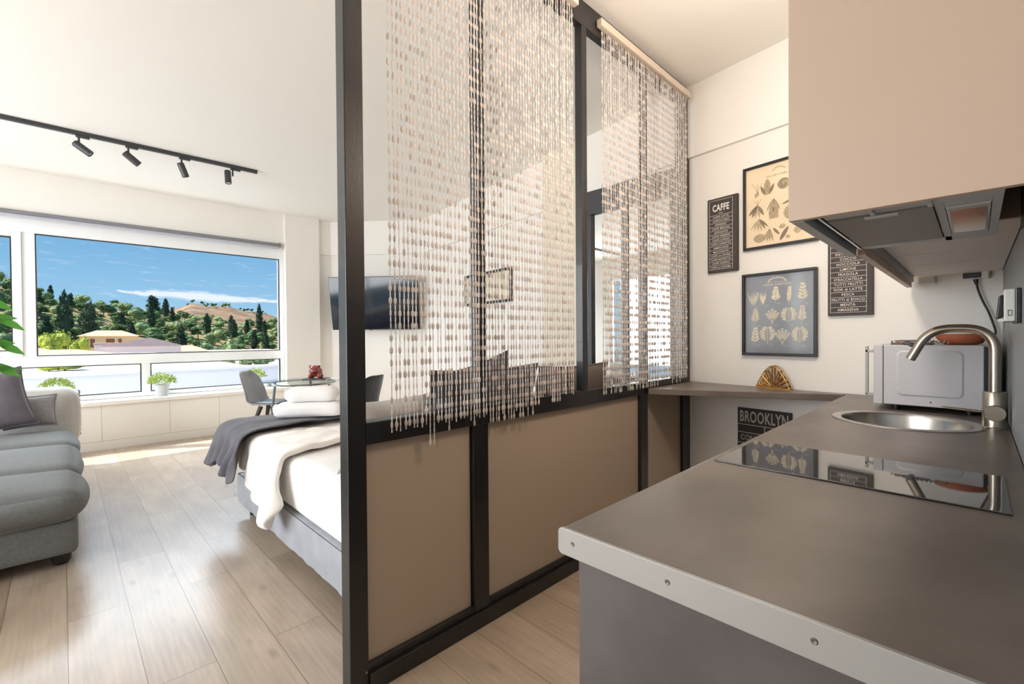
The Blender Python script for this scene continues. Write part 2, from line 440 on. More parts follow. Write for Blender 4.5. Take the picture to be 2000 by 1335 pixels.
def floor_material():
    m = bpy.data.materials.new('oak_plank_floor'); m.use_nodes = True
    t = m.node_tree; b = t.nodes['Principled BSDF']; L = t.links.new
    tcn = t.nodes.new('ShaderNodeTexCoord'); sp = t.nodes.new('ShaderNodeSeparateXYZ'); cb = t.nodes.new('ShaderNodeCombineXYZ')
    L(tcn.outputs['Object'], sp.inputs[0])
    a1 = t.nodes.new('ShaderNodeMath'); a1.inputs[1].default_value = -2.05 + 12.85
    a2 = t.nodes.new('ShaderNodeMath'); a2.inputs[1].default_value = 0.2045 * 20
    L(sp.outputs[1], a1.inputs[0]); L(sp.outputs[0], a2.inputs[0]); L(a1.outputs[0], cb.inputs[0]); L(a2.outputs[0], cb.inputs[1])
    def brick(c1, c2, mc, ms):
        k = t.nodes.new('ShaderNodeTexBrick'); k.offset = 0.42; k.offset_frequency = 2
        k.inputs['Color1'].default_value = c1; k.inputs['Color2'].default_value = c2; k.inputs['Mortar'].default_value = mc
        k.inputs['Scale'].default_value = 1; k.inputs['Mortar Size'].default_value = ms; k.inputs['Mortar Smooth'].default_value = 0.2
        k.inputs['Brick Width'].default_value = 1.285; k.inputs['Row Height'].default_value = 0.2045
        L(cb.outputs[0], k.inputs['Vector']); return k
    rnd = brick((0, 0, 0, 1), (1, 1, 1, 1), (0.5, 0.5, 0.5, 1), 0.0)
    seam = brick((1, 1, 1, 1), (1, 1, 1, 1), (0, 0, 0, 1), 0.0013)
    # per plank offset so that the grain breaks at the joints
    off = t.nodes.new('ShaderNodeVectorMath'); off.operation = 'MULTIPLY_ADD'
    L(rnd.outputs['Color'], off.inputs[0]); off.inputs[1].default_value = (7.0, 13.0, 5.0); L(cb.outputs[0], off.inputs[2])
    mp1 = t.nodes.new('ShaderNodeMapping'); mp1.inputs['Scale'].default_value = (1.2, 22.0, 1.0); L(off.outputs[0], mp1.inputs[0])
    fine = t.nodes.new('ShaderNodeTexNoise'); fine.inputs['Scale'].default_value = 3.0; fine.inputs['Detail'].default_value = 8; fine.inputs['Roughness'].default_value = 0.6
    L(mp1.outputs[0], fine.inputs['Vector'])
    mp2 = t.nodes.new('ShaderNodeMapping'); mp2.inputs['Scale'].default_value = (0.9, 5.0, 1.0); L(off.outputs[0], mp2.inputs[0])
    wav = t.nodes.new('ShaderNodeTexWave'); wav.wave_type = 'RINGS'; wav.inputs['Scale'].default_value = 2.6; wav.inputs['Distortion'].default_value = 7; wav.inputs['Detail'].default_value = 3; wav.inputs['Detail Scale'].default_value = 1.2
    L(mp2.outputs[0], wav.inputs['Vector'])
    mp3 = t.nodes.new('ShaderNodeMapping'); mp3.inputs['Scale'].default_value = (2.2, 6.0, 1.0); L(off.outputs[0], mp3.inputs[0])
    big = t.nodes.new('ShaderNodeTexNoise'); big.inputs['Scale'].default_value = 1.5; big.inputs['Detail'].default_value = 4
    L(mp3.outputs[0], big.inputs['Vector'])
    vor = t.nodes.new('ShaderNodeTexVoronoi'); vor.inputs['Scale'].default_value = 1.3; L(mp3.outputs[0], vor.inputs['Vector'])
    knot = t.nodes.new('ShaderNodeMapRange'); knot.inputs[1].default_value = 0.02; knot.inputs[2].default_value = 0.16; knot.inputs[3].default_value = 0.55; knot.inputs[4].default_value = 1.0
    L(vor.outputs['Distance'], knot.inputs[0])
    def mix(mode, f, a, b_):
        n = t.nodes.new('ShaderNodeMix'); n.data_type = 'RGBA'; n.blend_type = mode
        for i, v in ((0, f), (6, a), (7, b_)):
            if hasattr(v, 'is_linked') or hasattr(v, 'links'): L(v, n.inputs[i])
            else: n.inputs[i].default_value = v
        return n.outputs[2]
    base = mix('MIX', rnd.outputs['Color'], (*lin((168, 149, 129)), 1), (*lin((186, 169, 150)), 1))
    r1 = t.nodes.new('ShaderNodeMapRange'); r1.inputs[1].default_value = 0.3; r1.inputs[2].default_value = 0.7; r1.inputs[3].default_value = 0.90; r1.inputs[4].default_value = 1.06; L(fine.outputs['Fac'], r1.inputs[0])
    r2 = t.nodes.new('ShaderNodeMapRange'); r2.inputs[1].default_value = 0.0; r2.inputs[2].default_value = 1.0; r2.inputs[3].default_value = 0.955; r2.inputs[4].default_value = 1.02; L(wav.outputs['Fac'], r2.inputs[0])
    r3 = t.nodes.new('ShaderNodeMapRange'); r3.inputs[1].default_value = 0.3; r3.inputs[2].default_value = 0.7; r3.inputs[3].default_value = 0.84; r3.inputs[4].default_value = 1.1; L(big.outputs['Fac'], r3.inputs[0])
    c = mix('MULTIPLY', 1.0, base, r1.outputs[0]); c = mix('MULTIPLY', 1.0, c, r2.outputs[0]); c = mix('MULTIPLY', 1.0, c, r3.outputs[0]); c = mix('MULTIPLY', 0.8, c, knot.outputs[0])
    c = mix('MIX', seam.outputs['Color'], (*lin((104, 86, 70)), 1), c)
    L(c, b.inputs['Base Color'])
    b.inputs['Roughness'].default_value = 0.28
    b.inputs['Specular IOR Level'].default_value = 0.65
    bp = t.nodes.new('ShaderNodeBump'); bp.inputs['Strength'].default_value = 0.12; bp.inputs['Distance'].default_value = 0.004
    ad = t.nodes.new('ShaderNodeMath'); ad.operation = 'MULTIPLY'; L(fine.outputs['Fac'], ad.inputs[0]); L(seam.outputs['Color'], ad.inputs[1])
    L(ad.outputs[0], bp.inputs['Height']); L(bp.outputs[0], b.inputs['Normal'])
    return m
m_floor = floor_material()
XR, XL = 4.6, -2.7
struct('floor', MB().box(XL, XR, -0.3, 7.3, -0.15, 0.0), m_floor)
struct('ceiling', MB().box(XL, XR, -0.3, 7.4, ZC, ZC + 0.15), m_ceil)
# back wall with the 45 degree chamfer in the far corner; plan runs from the right wall to the window wall
def offs(plan, d):
    out = []
    for i, p in enumerate(plan):
        ns = []
        for a, b in ((i - 1, i), (i, i + 1)):
            if 0 <= a and b < len(plan):
                t = Vector((plan[b][0] - plan[a][0], plan[b][1] - plan[a][1]))
                ns.append(Vector((-t.y, t.x)).normalized())
        n = sum(ns, Vector((0, 0))).normalized()
        k = d / max(0.3, n.dot(ns[0]))
        out.append((p[0] + n.x * k, p[1] + n.y * k))
    return out
PLAN = [(XW(-0.3), -0.3), (XW(3.06), 3.06), (XW(3.06) + 0.05, 3.06), (XW(5.98) + 0.05, 5.98), (3.03, 7.13), (2.75, 7.13)]
def wall_strip(plan, z0, z1, th):
    out = offs(plan, -th)
    mbw = MB()
    for i in range(len(plan) - 1):
        a, b, c, d = plan[i], plan[i + 1], out[i + 1], out[i]
        mbw.prism([(a[0], a[1], z0), (b[0], b[1], z0), (c[0], c[1], z0), (d[0], d[1], z0)], (0, 0, z1 - z0))
    return mbw
wb = wall_strip(PLAN, 0, ZC, 0.12)
struct('wall_back', wb, m_wall)
PLAN2 = [(XW(-0.08), -0.08), (XW(3.06), 3.06), (XW(3.06) + 0.05, 3.06), (XW(5.98) + 0.05, 5.98), (3.03, 7.13), (2.81, 7.13)]
inn = offs(PLAN2, 0.028)
band = MB()
for i in range(len(PLAN2) - 1):
    a, b, c, d = PLAN2[i], PLAN2[i + 1], inn[i + 1], inn[i]
    band.prism([(a[0], a[1], 2.535), (b[0], b[1], 2.535), (c[0], c[1], 2.535), (d[0], d[1], 2.535)][::-1], (0, 0, ZC - 2.535))
struct('trim_1', band, m_wall)
dim_pier = MB().prism([tuple(WP(3.06, 0)), tuple(WP(3.06, 0, 0.06)), tuple(WP(2.545, 0, 0.06)), tuple(WP(2.545, 0))], (0, 0, ZC))  # flat pier added to carry the dimmer stretch of wall as colour
struct('added_pier', dim_pier, m_dim_wall)
bbm = MB()
for y0, y1 in ((0.55, 1.50), (3.06, 5.90)):
    o_ = 0.0 if y0 < 3 else -0.05
    bbm.prism([tuple(WP(y0, 0, o_)), tuple(WP(y0, 0, o_ + 0.012)), tuple(WP(y1, 0, o_ + 0.012)), tuple(WP(y1, 0, o_))], (0, 0, 0.08))
struct('baseboard_back', bbm, m_wall)
struct('wall_right', MB().box(XL, XR, -0.3, -0.085, 0, ZC), m_backsplash)
wl = MB()
wl.box(XL - 0.12, XL, -0.3, 1.30, 0, ZC); wl.box(XL - 0.12, XL, 6.1, 7.4, 0, ZC); wl.box(XL - 0.12, XL, 1.30, 6.1, 2.60, ZC)
struct('wall_left', wl, m_wall)
w2 = MB()
for y in (1.30, 2.88, 4.46, 6.04): w2.box(XL - 0.09, XL - 0.03, y, y + 0.06, 0.0, 2.60)
w2.box(XL - 0.09, XL - 0.03, 1.30, 6.1, 2.54, 2.60); w2.box(XL - 0.09, XL - 0.03, 1.30, 6.1, 0.0, 0.06)
w2o = struct('added_side_window', w2, m_white)  # window added in the unseen left wall to let the fill light in
make('window_pane', MB().box(XL - 0.062, XL - 0.058, 1.36, 6.04, 0.06, 2.54), m_glass, w2o)
ww = MB()
ww.box(XL, 2.33, 7.12, 7.42, 2.60, ZC)
ww.box(XL, -2.05, 7.12, 7.42, 0.545, 2.60)
ww.box(2.33, 2.815, 7.05, 7.42, 0, ZC)
ww.box(XL, 2.33, 7.14, 7.42, 0, 0.545)
struct('wall_window', ww, m_wall)
# bench box below the window with panel joints
bn = MB(); bn.box(XL, 2.33, 6.90, 7.14, 0.0, 0.50)
struct('trim_4', bn, m_bench)
bj = MB()
for x in (0.30, 0.92, 1.44, -0.4, -1.1): bj.box(x, x + 0.006, 6.8985, 6.901, 0.10, 0.50)
bj.box(XL, 2.33, 6.8985, 6.901, 0.095, 0.101)
struct('trim_3', bj, m_gap)
sl = MB().box(XL, 2.33, 6.865, 7.17, 0.50, 0.545)
struct('trim_5', sl, m_bench, bevel=0.006)

# window: outer frame, transom, mullions (structure) with panes and gaskets as parts
wf = MB()
Y0, Y1 = 7.15, 7.24
def wbar(x0, x1, z0, z1, y0=Y0, y1=Y1): wf.box(x0, x1, y0, y1, z0, z1)
wbar(-2.05, 2.33, 2.393, 2.60)
wbar(2.27, 2.33, 0.545, 2.393)
wbar(-2.05, -1.97, 0.545, 2.393)
wbar(-1.97, 2.27, 0.945, 1.066)
wbar(-1.97, 2.27, 0.545, 0.602)
wbar(-0.300, -0.197, 1.066, 2.393)
wbar(0.682, 0.773, 0.602, 0.945)
wbar(-0.75, -0.68, 0.602, 0.945)
# opening sash of the left light
y0s = 7.125
for q in ((-0.373, -0.300, 1.066, 2.393), (-1.97, -1.90, 1.066, 2.393), (-1.90, -0.373, 1.066, 1.127), (-1.90, -0.373, 2.333, 2.393)):
    wbar(*q, y0s, Y1)
win = make('window_1', wf, m_white, bevel=0.005); win['kind'] = 'structure'
panes = [(-0.197, 2.27, 1.066, 2.393), (-1.90, -0.373, 1.127, 2.333), (0.773, 2.27, 0.602, 0.945), (-0.68, 0.682, 0.602, 0.945), (-1.97, -0.75, 0.602, 0.945)]
for x0, x1, z0, z1 in panes:
    make('window_pane', MB().box(x0, x1, 7.197, 7.203, z0, z1), m_glass, win)
    g = MB(); w_ = 0.008; ya, yb = Y0 - 0.002, Y0 + 0.04
    if x1 == -0.373: ya = y0s - 0.002
    g.box(x0, x0 + w_, ya, yb, z0, z1); g.box(x1 - w_, x1, ya, yb, z0, z1); g.box(x0, x1, ya, yb, z0, z0 + w_); g.box(x0, x1, ya, yb, z1 - w_, z1)
    make('window_gasket', g, m_gasket, win)

# roller blind rolled up under the lintel
bl = thing('roller_blind', 'grey roller blind rolled up along the top of the wide window', 'blind', (0.1, 7.09, 2.585))
make('blind_roll', MB().cyl((-2.0, 7.085, 2.59), (2.26, 7.085, 2.59), 0.022, n=16), M('blind_fabric', (128, 126, 134), 0.7), bl, smooth=True)
make('bottom_bar', MB().box(-2.0, 2.26, 7.075, 7.095, 2.535, 2.56), M('blind_bar', (186, 186, 194), 0.5), bl)
make('blind_cloth', MB().box(-2.0, 2.26, 7.082, 7.087, 2.55, 2.59), MATS['blind_bar'], bl)
make('end_bracket', MB().box(2.255, 2.275, 7.06, 7.12, 2.555, 2.62), MATS['blind_fabric'], bl)

# ------------------------------------------------------------------ black room divider
YP = 1.487
TOPZ = 3.04
dv = thing('room_divider', 'black timber room divider with open upper bays and beige lower boards', 'room divider', (0.68, YP, 0))
def post(x0, x1, y0=YP, y1=YP + 0.075, z0=0.0, z1=TOPZ):
    return make('post', MB().box(x0, x1, y0, y1, z0, z1), m_black, dv, bevel=0.003)
DP = YP + 0.062
post(0.682, 0.750, y1=DP)
post(1.232, 1.315, y1=DP, z0=0.05, z1=0.90)
post(1.252, 1.308, y1=YP + 0.036, z0=0.90)
post(2.000, 2.046, y1=YP + 0.047, z0=0.94)
post(2.602, 2.692, y1=DP, z0=0.05, z1=0.90)
post(2.634, 2.692, y1=YP + 0.036, z0=0.90)
post(3.196, 3.312, y1=DP)
make('middle_rail', MB().box(0.750, 3.196, YP - 0.002, DP, 0.866, 0.945), m_black, dv, bevel=0.003)
make('top_rail', MB().box(0.750, 3.196, YP - 0.002, YP + 0.04, 2.905, TOPZ), m_black, dv, bevel=0.003)
bs_ = MB(); bs_.box(0.750, 3.196, YP - 0.012, DP, 0.0, 0.066); bs_.box(0.750, 3.196, YP + 0.004, YP + 0.055, 0.066, 0.094)
make('base_rail', bs_, m_black, dv, bevel=0.003)
for x0, x1 in ((0.750, 1.228), (1.312, 2.602), (2.692, 3.196)):
    make('panel', MB().box(x0, x1, YP + 0.022, YP + 0.05, 0.09, 0.87), m_panel, dv)
make('screw', MB().cyl((0.740, YP - 0.002, 0.075), (0.740, YP + 0.002, 0.075), 0.003, n=8), m_alu, dv)

# ------------------------------------------------------------------ bead curtains
def bead_curtain(name, label, x0, x1, n, ztop, zbot, y, seed):
    rng = random.Random(seed)
    t = thing(name, label, 'bead curtain', ((x0 + x1) / 2, y, ztop), group='bead curtains on the divider')
    rl = MB(); rl.box(x0 - 0.03, x1 + 0.045, y - 0.016, y + 0.0185, ztop, ztop + 0.042)
    make('curtain_rail', rl, m_rail, t, bevel=0.004)
    # bead templates
    def tmpl(nu, nv, rx, ry, rz):
        e_ = MB().ell((0, 0, 0), (rx, ry, rz), nu, nv)
        return np.array(e_.v), e_.f
    bv, bf = tmpl(8, 6, 0.0070, 0.0024, 0.0135)
    sv, sf = tmpl(6, 4, 0.0030, 0.0030, 0.0026)
    V = []; F = []; MI = []; cnt = 0
    per = 0.0445
    for i in range(n):
        x = x0 + (x1 - x0) * i / (n - 1) + rng.uniform(-0.0012, 0.0012)
        yy = y + rng.uniform(-0.003, 0.003)
        end = zbot(x) + rng.uniform(-0.012, 0.012)
        k = 0
        sway = rng.uniform(-0.004, 0.004); tw = rng.uniform(0, 6.3)
        z = ztop - 0.012
        while z > end:
            f_ = (ztop - z) / (ztop - end)
            xo = x + sway * f_ * f_ + 0.0012 * math.sin(z * 9 + tw)
            a = (rng.choice((0.0, 0.0, 0.25, -0.3, 1.2, 1.5, 0.9, -1.2)) if True else 0) + rng.uniform(-0.2, 0.2)
            c, s = math.cos(a), math.sin(a)
            rot = np.array([[c, -s, 0], [s, c, 0], [0, 0, 1]])
            V.append(bv @ rot.T + (xo, yy, z - 0.0135)); F += [tuple(q + cnt for q in f) for f in bf]; MI += [0] * len(bf); cnt += len(bv)
            for j in range(4):
                zz = z - 0.027 - 0.0024 - j * 0.0044
                if zz < end: break
                V.append(sv + (xo, yy, zz)); F += [tuple(q + cnt for q in f) for f in sf]; MI += [1] * len(sf); cnt += len(sv)
            z -= per
        # the thread itself
        th = MB().tube([(x, yy, ztop + 0.002), (x + sway * 0.25, yy, (ztop + end) / 2), (x + sway, yy, end + 0.02)], 0.0006, n=4)
        V.append(np.array(th.v)); F += [tuple(q + cnt for q in f) for f in th.f]; MI += [1] * len(th.f); cnt += len(th.v)
    mbb = MB(); mbb.v = [tuple(p) for p in np.concatenate(V)]; mbb.f = F; mbb.m = MI
    b = make('bead_strands', mbb, [m_bead, m_pearl], t, smooth=True, angle=80)
    b['kind'] = 'stuff'
    return t
def zb1(x):
    z = 0.905
    if 0.99 < x < 1.03: z = 0.86
    if 1.30 < x < 1.50: z = 0.895
    if 1.50 <= x < 1.62: z = 0.93 if int(x * 90) % 3 else 0.895
    if 1.62 <= x < 1.72: z = 0.955
    if 1.72 <= x < 1.78: z = 0.915
    if x >= 1.78: z = 0.95
    return z
bead_curtain('bead_curtain', 'wide ivory bead curtain hanging over the two left bays of the black divider', 0.836, 1.886, 59, 2.955, zb1, YP - 0.022, 3)
bead_curtain('bead_curtain', 'narrower ivory bead curtain on a rail over the right bay, beside the kitchen wall', 2.165, 3.205, 59, 2.950, lambda x: 0.935 + (0.008 if x > 2.7 else 0), YP - 0.022, 8)

# ------------------------------------------------------------------ track light
tr = thing('track_rail', 'long dark grey lighting track fixed to the ceiling near the window', 'track', (0.0, 5.43, ZC))
tk = MB(); ty0, ty1 = 5.50, 5.445
tk.prism([(-2.2, ty0 - 0.017 + 0.03, ZC - 0.034), (1.512, ty1 - 0.017, ZC - 0.034), (1.512, ty1 + 0.017, ZC - 0.034), (-2.2, ty0 + 0.017 + 0.03, ZC - 0.034)], (0, 0, 0.034))
make('track_channel', tk, m_dark_metal, tr)
make('end_cap', MB().box(1.510, 1.518, ty1 - 0.02, ty1 + 0.02, ZC - 0.036, ZC), m_blackpl, tr)
def ty(x): return 5.528 + (5.445 - 5.528) * (x + 2.2) / 3.712
spots = [(0.125, (0.78, -0.15, -0.60), 'track spotlight tilted to the right, first from the left of four'),
         (0.455, (0.78, 0.05, -0.62), 'track spotlight tilted to the right, second from the left of four'),
         (0.855, (0.36, 0.10, -0.92), 'steeply tilted track spotlight, third from the left of four'),
         (1.290, (0.02, -0.12, -0.99), 'track spotlight hanging nearly straight down by the end of the track')]
for x, d, lab in spots:
    y = ty(x); d = Vector(d).normalized()
    t = thing('track_spotlight', lab, 'spotlight', (x, y, ZC - 0.034), group='spotlights on the ceiling track')
    make('adapter', MB().box(x - 0.02, x + 0.07, y - 0.012, y + 0.012, ZC - 0.052, ZC - 0.034), m_dark_metal, t)
    make('stem', MB().cyl((x, y, ZC - 0.05), (x, y, ZC - 0.115), 0.008, n=10), m_dark_metal, t)
    c = Vector((x, y, ZC - 0.125)) + d * 0.03
    if abs(d.x) < 0.1: c += Vector((-0.045, 0.0, 0.02))
    make('lamp_head', MB().lathe([(0.0, -0.068), (0.024, -0.068), (0.030, -0.060), (0.030, 0.066), (0.027, 0.068), (0.024, 0.060), (0.0, 0.060)], c, 20, d), m_dark_metal, t, smooth=True)
    make('lens', MB().lathe([(0.0, 0.061), (0.022, 0.0605)], c, 16, d), m_lens, t, smooth=True)

# ------------------------------------------------------------------ television on the chamfered corner
tvc = Vector((3.392, 6.424, 1.765))
wn_ = Vector((-0.76, -0.65, 0)).normalized(); wu = Vector((0.65, -0.76, 0)).normalized()
tilt = R(9.5); tvn = (wn_ * math.cos(tilt) - ZV * math.sin(tilt)); tvu = (wn_ * math.sin(tilt) + ZV * math.cos(tilt))
t = thing('television', 'large flat black television tilted down on the far corner wall', 'television', tuple(tvc + Vector((0, 0, -0.42))))
make('screen_panel', MB().obox(tvc, wu * 0.685, tvn * 0.022, tvu * 0.402), m_blackpl, t, bevel=0.004)
make('screen', MB().obox(tvc + tvn * 0.0225, wu * 0.678, tvn * 0.001, tvu * 0.393), m_tv, t)
mt = MB(); mt.obox(tvc - wn_ * 0.08, wu * 0.2, wn_ * 0.06, ZV * 0.13); mt.obox(tvc - wn_ * 0.145, wu * 0.25, wn_ * 0.012, ZV * 0.18)
make('wall_bracket', mt, m_blackpl, t)
make('bottom_tab', MB().obox(tvc - tvu * 0.404 + tvn * 0.012 - wu * 0.08, wu * 0.02, tvn * 0.008, tvu * 0.006), m_blackpl, t)

def frame4(u0, u1, v0, v1, w, O, u, v, n, d0, d1):
    k = MB()
    def P(a, b, d): return O + u * a + v * b + n * d
    for a0, a1, b0, b1 in ((u0, u1, v0, v0 + w), (u0, u1, v1 - w, v1), (u0, u0 + w, v0 + w, v1 - w), (u1 - w, u1, v0 + w, v1 - w)):
        k.prism([P(a0, b0, d0), P(a1, b0, d0), P(a1, b1, d0), P(a0, b1, d0)], n * (d1 - d0))
    return k
def slab(u0, u1, v0, v1, O, u, v, n, d0, d1):
    return MB().prism([O + u * a + v * b + n * d0 for a, b in ((u0, v0), (u1, v0), (u1, v1), (u0, v1))], n * (d1 - d0))

# small landscape picture on the bedroom wall
O = WP(4.74, 1.645, -0.05)
t = thing('framed_picture', 'black framed landscape map print behind the wide bead curtain', 'picture', tuple(O))
make('frame', frame4(0, 1.03, 0, 0.395, 0.03, O, UW, ZV, NW, 0.002, 0.028), m_frame, t)
make('print', slab(0.02, 1.01, 0.02, 0.375, O, UW, ZV, NW, 0.004, 0.012), M('map_print', (226, 214, 190), 0.6, var=0.25, vs=7, var2=(240, 232, 214)), t)

# wardrobe with mirror doors, right of the bed
MXX = 3.295
t = thing('mirror_wardrobe', 'tall black framed mirror wardrobe standing by the wall behind the divider', 'wardrobe', (MXX, 2.0, 0))
MY0_, MY1_ = 1.565, 2.40
fr = MB()
for y0, y1, z0, z1 in ((MY0_, MY1_, 2.285, 2.485), (MY0_, MY1_, 0.0, 0.12), (MY1_ - 0.075, MY1_, 0.12, 2.285), (1.985, 2.03, 0.12, 2.285), (MY0_, MY0_ + 0.05, 0.12, 2.285)):
    fr.box(MXX - 0.045, MXX, y0, y1, z0, z1)
make('frame', fr, m_dark_metal, t, bevel=0.003)
make('mirror_door', MB().box(MXX - 0.016, MXX - 0.004, 2.03, MY1_ - 0.075, 0.12, 2.285), m_mirror, t)
make('mirror_door', MB().box(MXX - 0.016, MXX - 0.004, MY0_ + 0.05, 1.985, 0.12, 2.285), m_mirror, t)
make('side_panel', MB().prism([(MXX, MY1_ - 0.02, 0), (MXX, MY1_, 0), (XW(MY1_) - 0.004, MY1_, 0), (XW(MY1_) - 0.006, MY1_ - 0.02, 0)][::-1], (0, 0, 2.485)), m_dark_metal, t)

# wall socket near the corner
sc_ = thing('wall_socket', 'small dark double wall socket low in the far corner', 'socket', (3.36, 6.71, 0.40))
sp0 = Vector((3.345, 6.73, 0.42))
make('plate', MB().obox(sp0, wu * 0.07, wn_ * 0.008, ZV * 0.04), m_blackpl, sc_)
make('socket_face', MB().obox(sp0 + wn_ * 0.009, wu * 0.03, wn_ * 0.004, ZV * 0.025), m_dark_metal, sc_)

# ------------------------------------------------------------------ bed
BX0, BX1, BY0, BY1 = 0.88, 2.50, 1.64, 3.68
bed = thing('bed', 'double bed on a pale grey velvet base behind the black divider', 'bed', (1.69, 2.66, 0))
make('bed_base', MB().softbox(((BX0 + BX1) / 2, (BY0 + BY1) / 2, 0.19), ((BX1 - BX0) / 2, (BY1 - BY0) / 2, 0.10), 0.02, 10, (0.004, 0.004, 0)), m_bedbase, bed, smooth=True, merge=True)
# loose skirt on the foot-side face and the long side
sk = MB(); rows = []
for j in range(9):
    z = 0.285 - j * 0.0235
    row = []
    for i in range(121):
        y = BY0 + (BY1 - BY0) * i / 120
        a = 0.010 * (j / 8) * (mnoise.noise((y * 5.0, j * 0.12, 0.0)) + 0.5 * mnoise.noise((y * 15, j * 0.1, 3.0)))
        row.append((BX0 - 0.006 - 0.004 * (j / 8) + a, y, z))
    rows.append(row)
sk.grid(rows); rows = []
for j in range(9):
    z = 0.285 - j * 0.0235
    rows.append([(BX0 + (BX1 - BX0) * i / 80, BY1 + 0.006 + 0.008 * (j / 8) * mnoise.noise((i * 0.12, j * 0.1, 9.0)), z) for i in range(81)])
sk.grid(rows)
make('valance', sk, m_bedbase, bed, smooth=True)
for x, y in ((BX0 + 0.07, BY1 - 0.09), (BX1 - 0.07, BY1 - 0.09), (BX0 + 0.07, BY0 + 0.09), (BX1 - 0.07, BY0 + 0.09)):
    make('leg', MB().cyl((x, y, 0), (x, y, 0.095), 0.022, 0.028, 14), m_blackpl, bed, smooth=True)
make('mattress', MB().softbox(((BX0 + BX1) / 2, (BY0 + BY1) / 2, 0.432), ((BX1 - BX0) / 2 - 0.005, (BY1 - BY0) / 2 - 0.005, 0.145), 0.05, 14, (0.008, 0.008, 0.01), 0.006, 4), m_sheet, bed, smooth=True, merge=True, angle=80)

BT = 0.585
def drape(pmin, pmax, qmin, qmax, np_, nq, ztop, flare, fold, seed, edge=None, puff=0.0, off=0.0, crease=0.0):
    """cloth over the long side (p: metres beyond x = BX0) and the foot (q: metres beyond y = BY1)"""
    rows = []
    for i in range(np_ + 1):
        row = []
        for j in range(nq + 1):
            fp, fq = i / np_, j / nq
            q = qmin + (qmax - qmin) * fq
            p = pmin + (pmax(q) - pmin) * fp
            if edge:
                q = q + edge(p, fq)
            pp, qq = max(p, 0), max(q, 0)
            Ld = math.hypot(pp, qq)
            x = BX0 - p if p <= 0 else BX0
            y = BY1 + q if q <= 0 else BY1
            z = ztop
            w = mnoise.noise((x * 3 + seed, y * 3, 1.0)) * 0.012 + mnoise.noise((p * 6 + seed, q * 11, 2.0)) * 0.006
            z -= 0.020 * crease * max(0.0, 0.35 - abs(mnoise.noise((x * 2.2 + y * 3.1 + seed, y * 1.3 - x * 0.8, 7.0)))) / 0.35
            z += 0.012 * crease * mnoise.noise((p * 9 + q * 5, q * 13 - p * 4, seed))
            z += w + puff * max(0, mnoise.noise((p * 4 + seed * 2, q * 4, 5.0)))
            if Ld > 0:
                rr = 0.05
                th = min(Ld / rr, math.pi / 2)
                out = rr * math.sin(th) * 0.7 + off * math.sin(th); dz = rr * (1 - math.cos(th))
                rest = max(0, Ld - rr * math.pi / 2)
                fo = flare * rest
                fd = fold * min(1, rest / 0.12) * (math.sin((q if pp > 0 else p) * 42 + seed + 2.2 * mnoise.noise((q * 5, p * 3, seed * 1.0))) * 0.7 + mnoise.noise((q * 19 + seed, p * 4, 0.5)))
                ux, uy = pp / Ld, qq / Ld
                x -= ux * (out + fo + fd); y += uy * (out + fo + fd)
                z -= dz + rest * math.sqrt(max(0.05, 1 - flare * flare))
            row.append((x, y, z))
        rows.append(row)
    return rows
def solid(o, th):
    md = o.modifiers.new('thickness', 'SOLIDIFY'); md.thickness = th; md.offset = 1.0
    sb = o.modifiers.new('smooth', 'SUBSURF'); sb.levels = 1; sb.render_levels = 1
# white duvet: folded back edge lies across the bed, corner hangs down the side
dm = MB()
def dp(q): 
    s = q + 1.02      # 0 at the folded edge, growing towards the foot
    return 0.21 + 0.21 * math.exp(-((s - 0.17) / 0.15) ** 2) + 0.09 * math.exp(-((s - 0.40) / 0.09) ** 2) + 0.02 * math.sin(s * 17)
dm.grid(drape(-1.60, dp, -1.02, 0.20, 60, 60, BT + 0.022, 0.17, 0.030, 2.0, edge=lambda p, f: (1 - f) * (0.16 * max(0, min(1, (-p - 0.1) / 0.8)) - 0.10 * max(0, p) / 0.35), puff=0.014, crease=1.0))
du = make('duvet', dm, m_duvet, None, smooth=True)
tag(du, 'rumpled white duvet hanging over the side of the bed', 'duvet')
solid(du, 0.035)
tm = MB()
def tp(q): 
    s = q + 0.50
    return 0.285 + 0.04 * math.sin(s * 14 + 0.5)
tm.grid(drape(-1.60, tp, -0.50, 0.29, 64, 56, BT + 0.078, 0.26, 0.034, 7.0, off=0.078, edge=lambda p, f: (1 - f) * (0.05 * max(0, min(1, (-p) / 0.6)) - 0.12 * max(0, p) / 0.3)))
th_ = make('throw_blanket', tm, m_throw, None, smooth=True)
tag(th_, 'dark grey velvet throw draped over the foot corner of the bed', 'blanket')
solid(th_, 0.012)
def towel(c, hx, hy, hz, rz, label):
    t = thing('towel', label, 'towel', c, rz, 'folded white towels on the bed')
    # rolled fold: rounded front, layered ends
    mbt = MB().softbox((0, 0, hz), (hx, hy, hz), hz * 0.72, 10, (0.012, 0.006, 0.004), 0.006, 12, seed=hx * 10)
    make('roll', mbt, m_towel, t, smooth=True, local=True, merge=True, angle=80)
    sp_ = MB(); pts = []
    for i in range(46):
        a = i * 0.34; r_ = 0.010 + (hz * 0.80 - 0.010) * i / 45
        pts.append((-hx - 0.012 + 0.0015 * i / 45, math.cos(a) * r_ * hy / hz * 0.82, hz + math.sin(a) * r_))
    sp_.tube(pts, 0.0042, n=6)
    make('rolled_end', sp_, m_towel, t, smooth=True, local=True)
    return t
towel((1.27, 3.36, BT + 0.102), 0.225, 0.105, 0.047, R(-33), 'larger folded white towel lying on the grey throw')
towel((1.285, 3.365, BT + 0.203), 0.165, 0.078, 0.050, R(-33), 'smaller rolled white towel on top of the larger one')

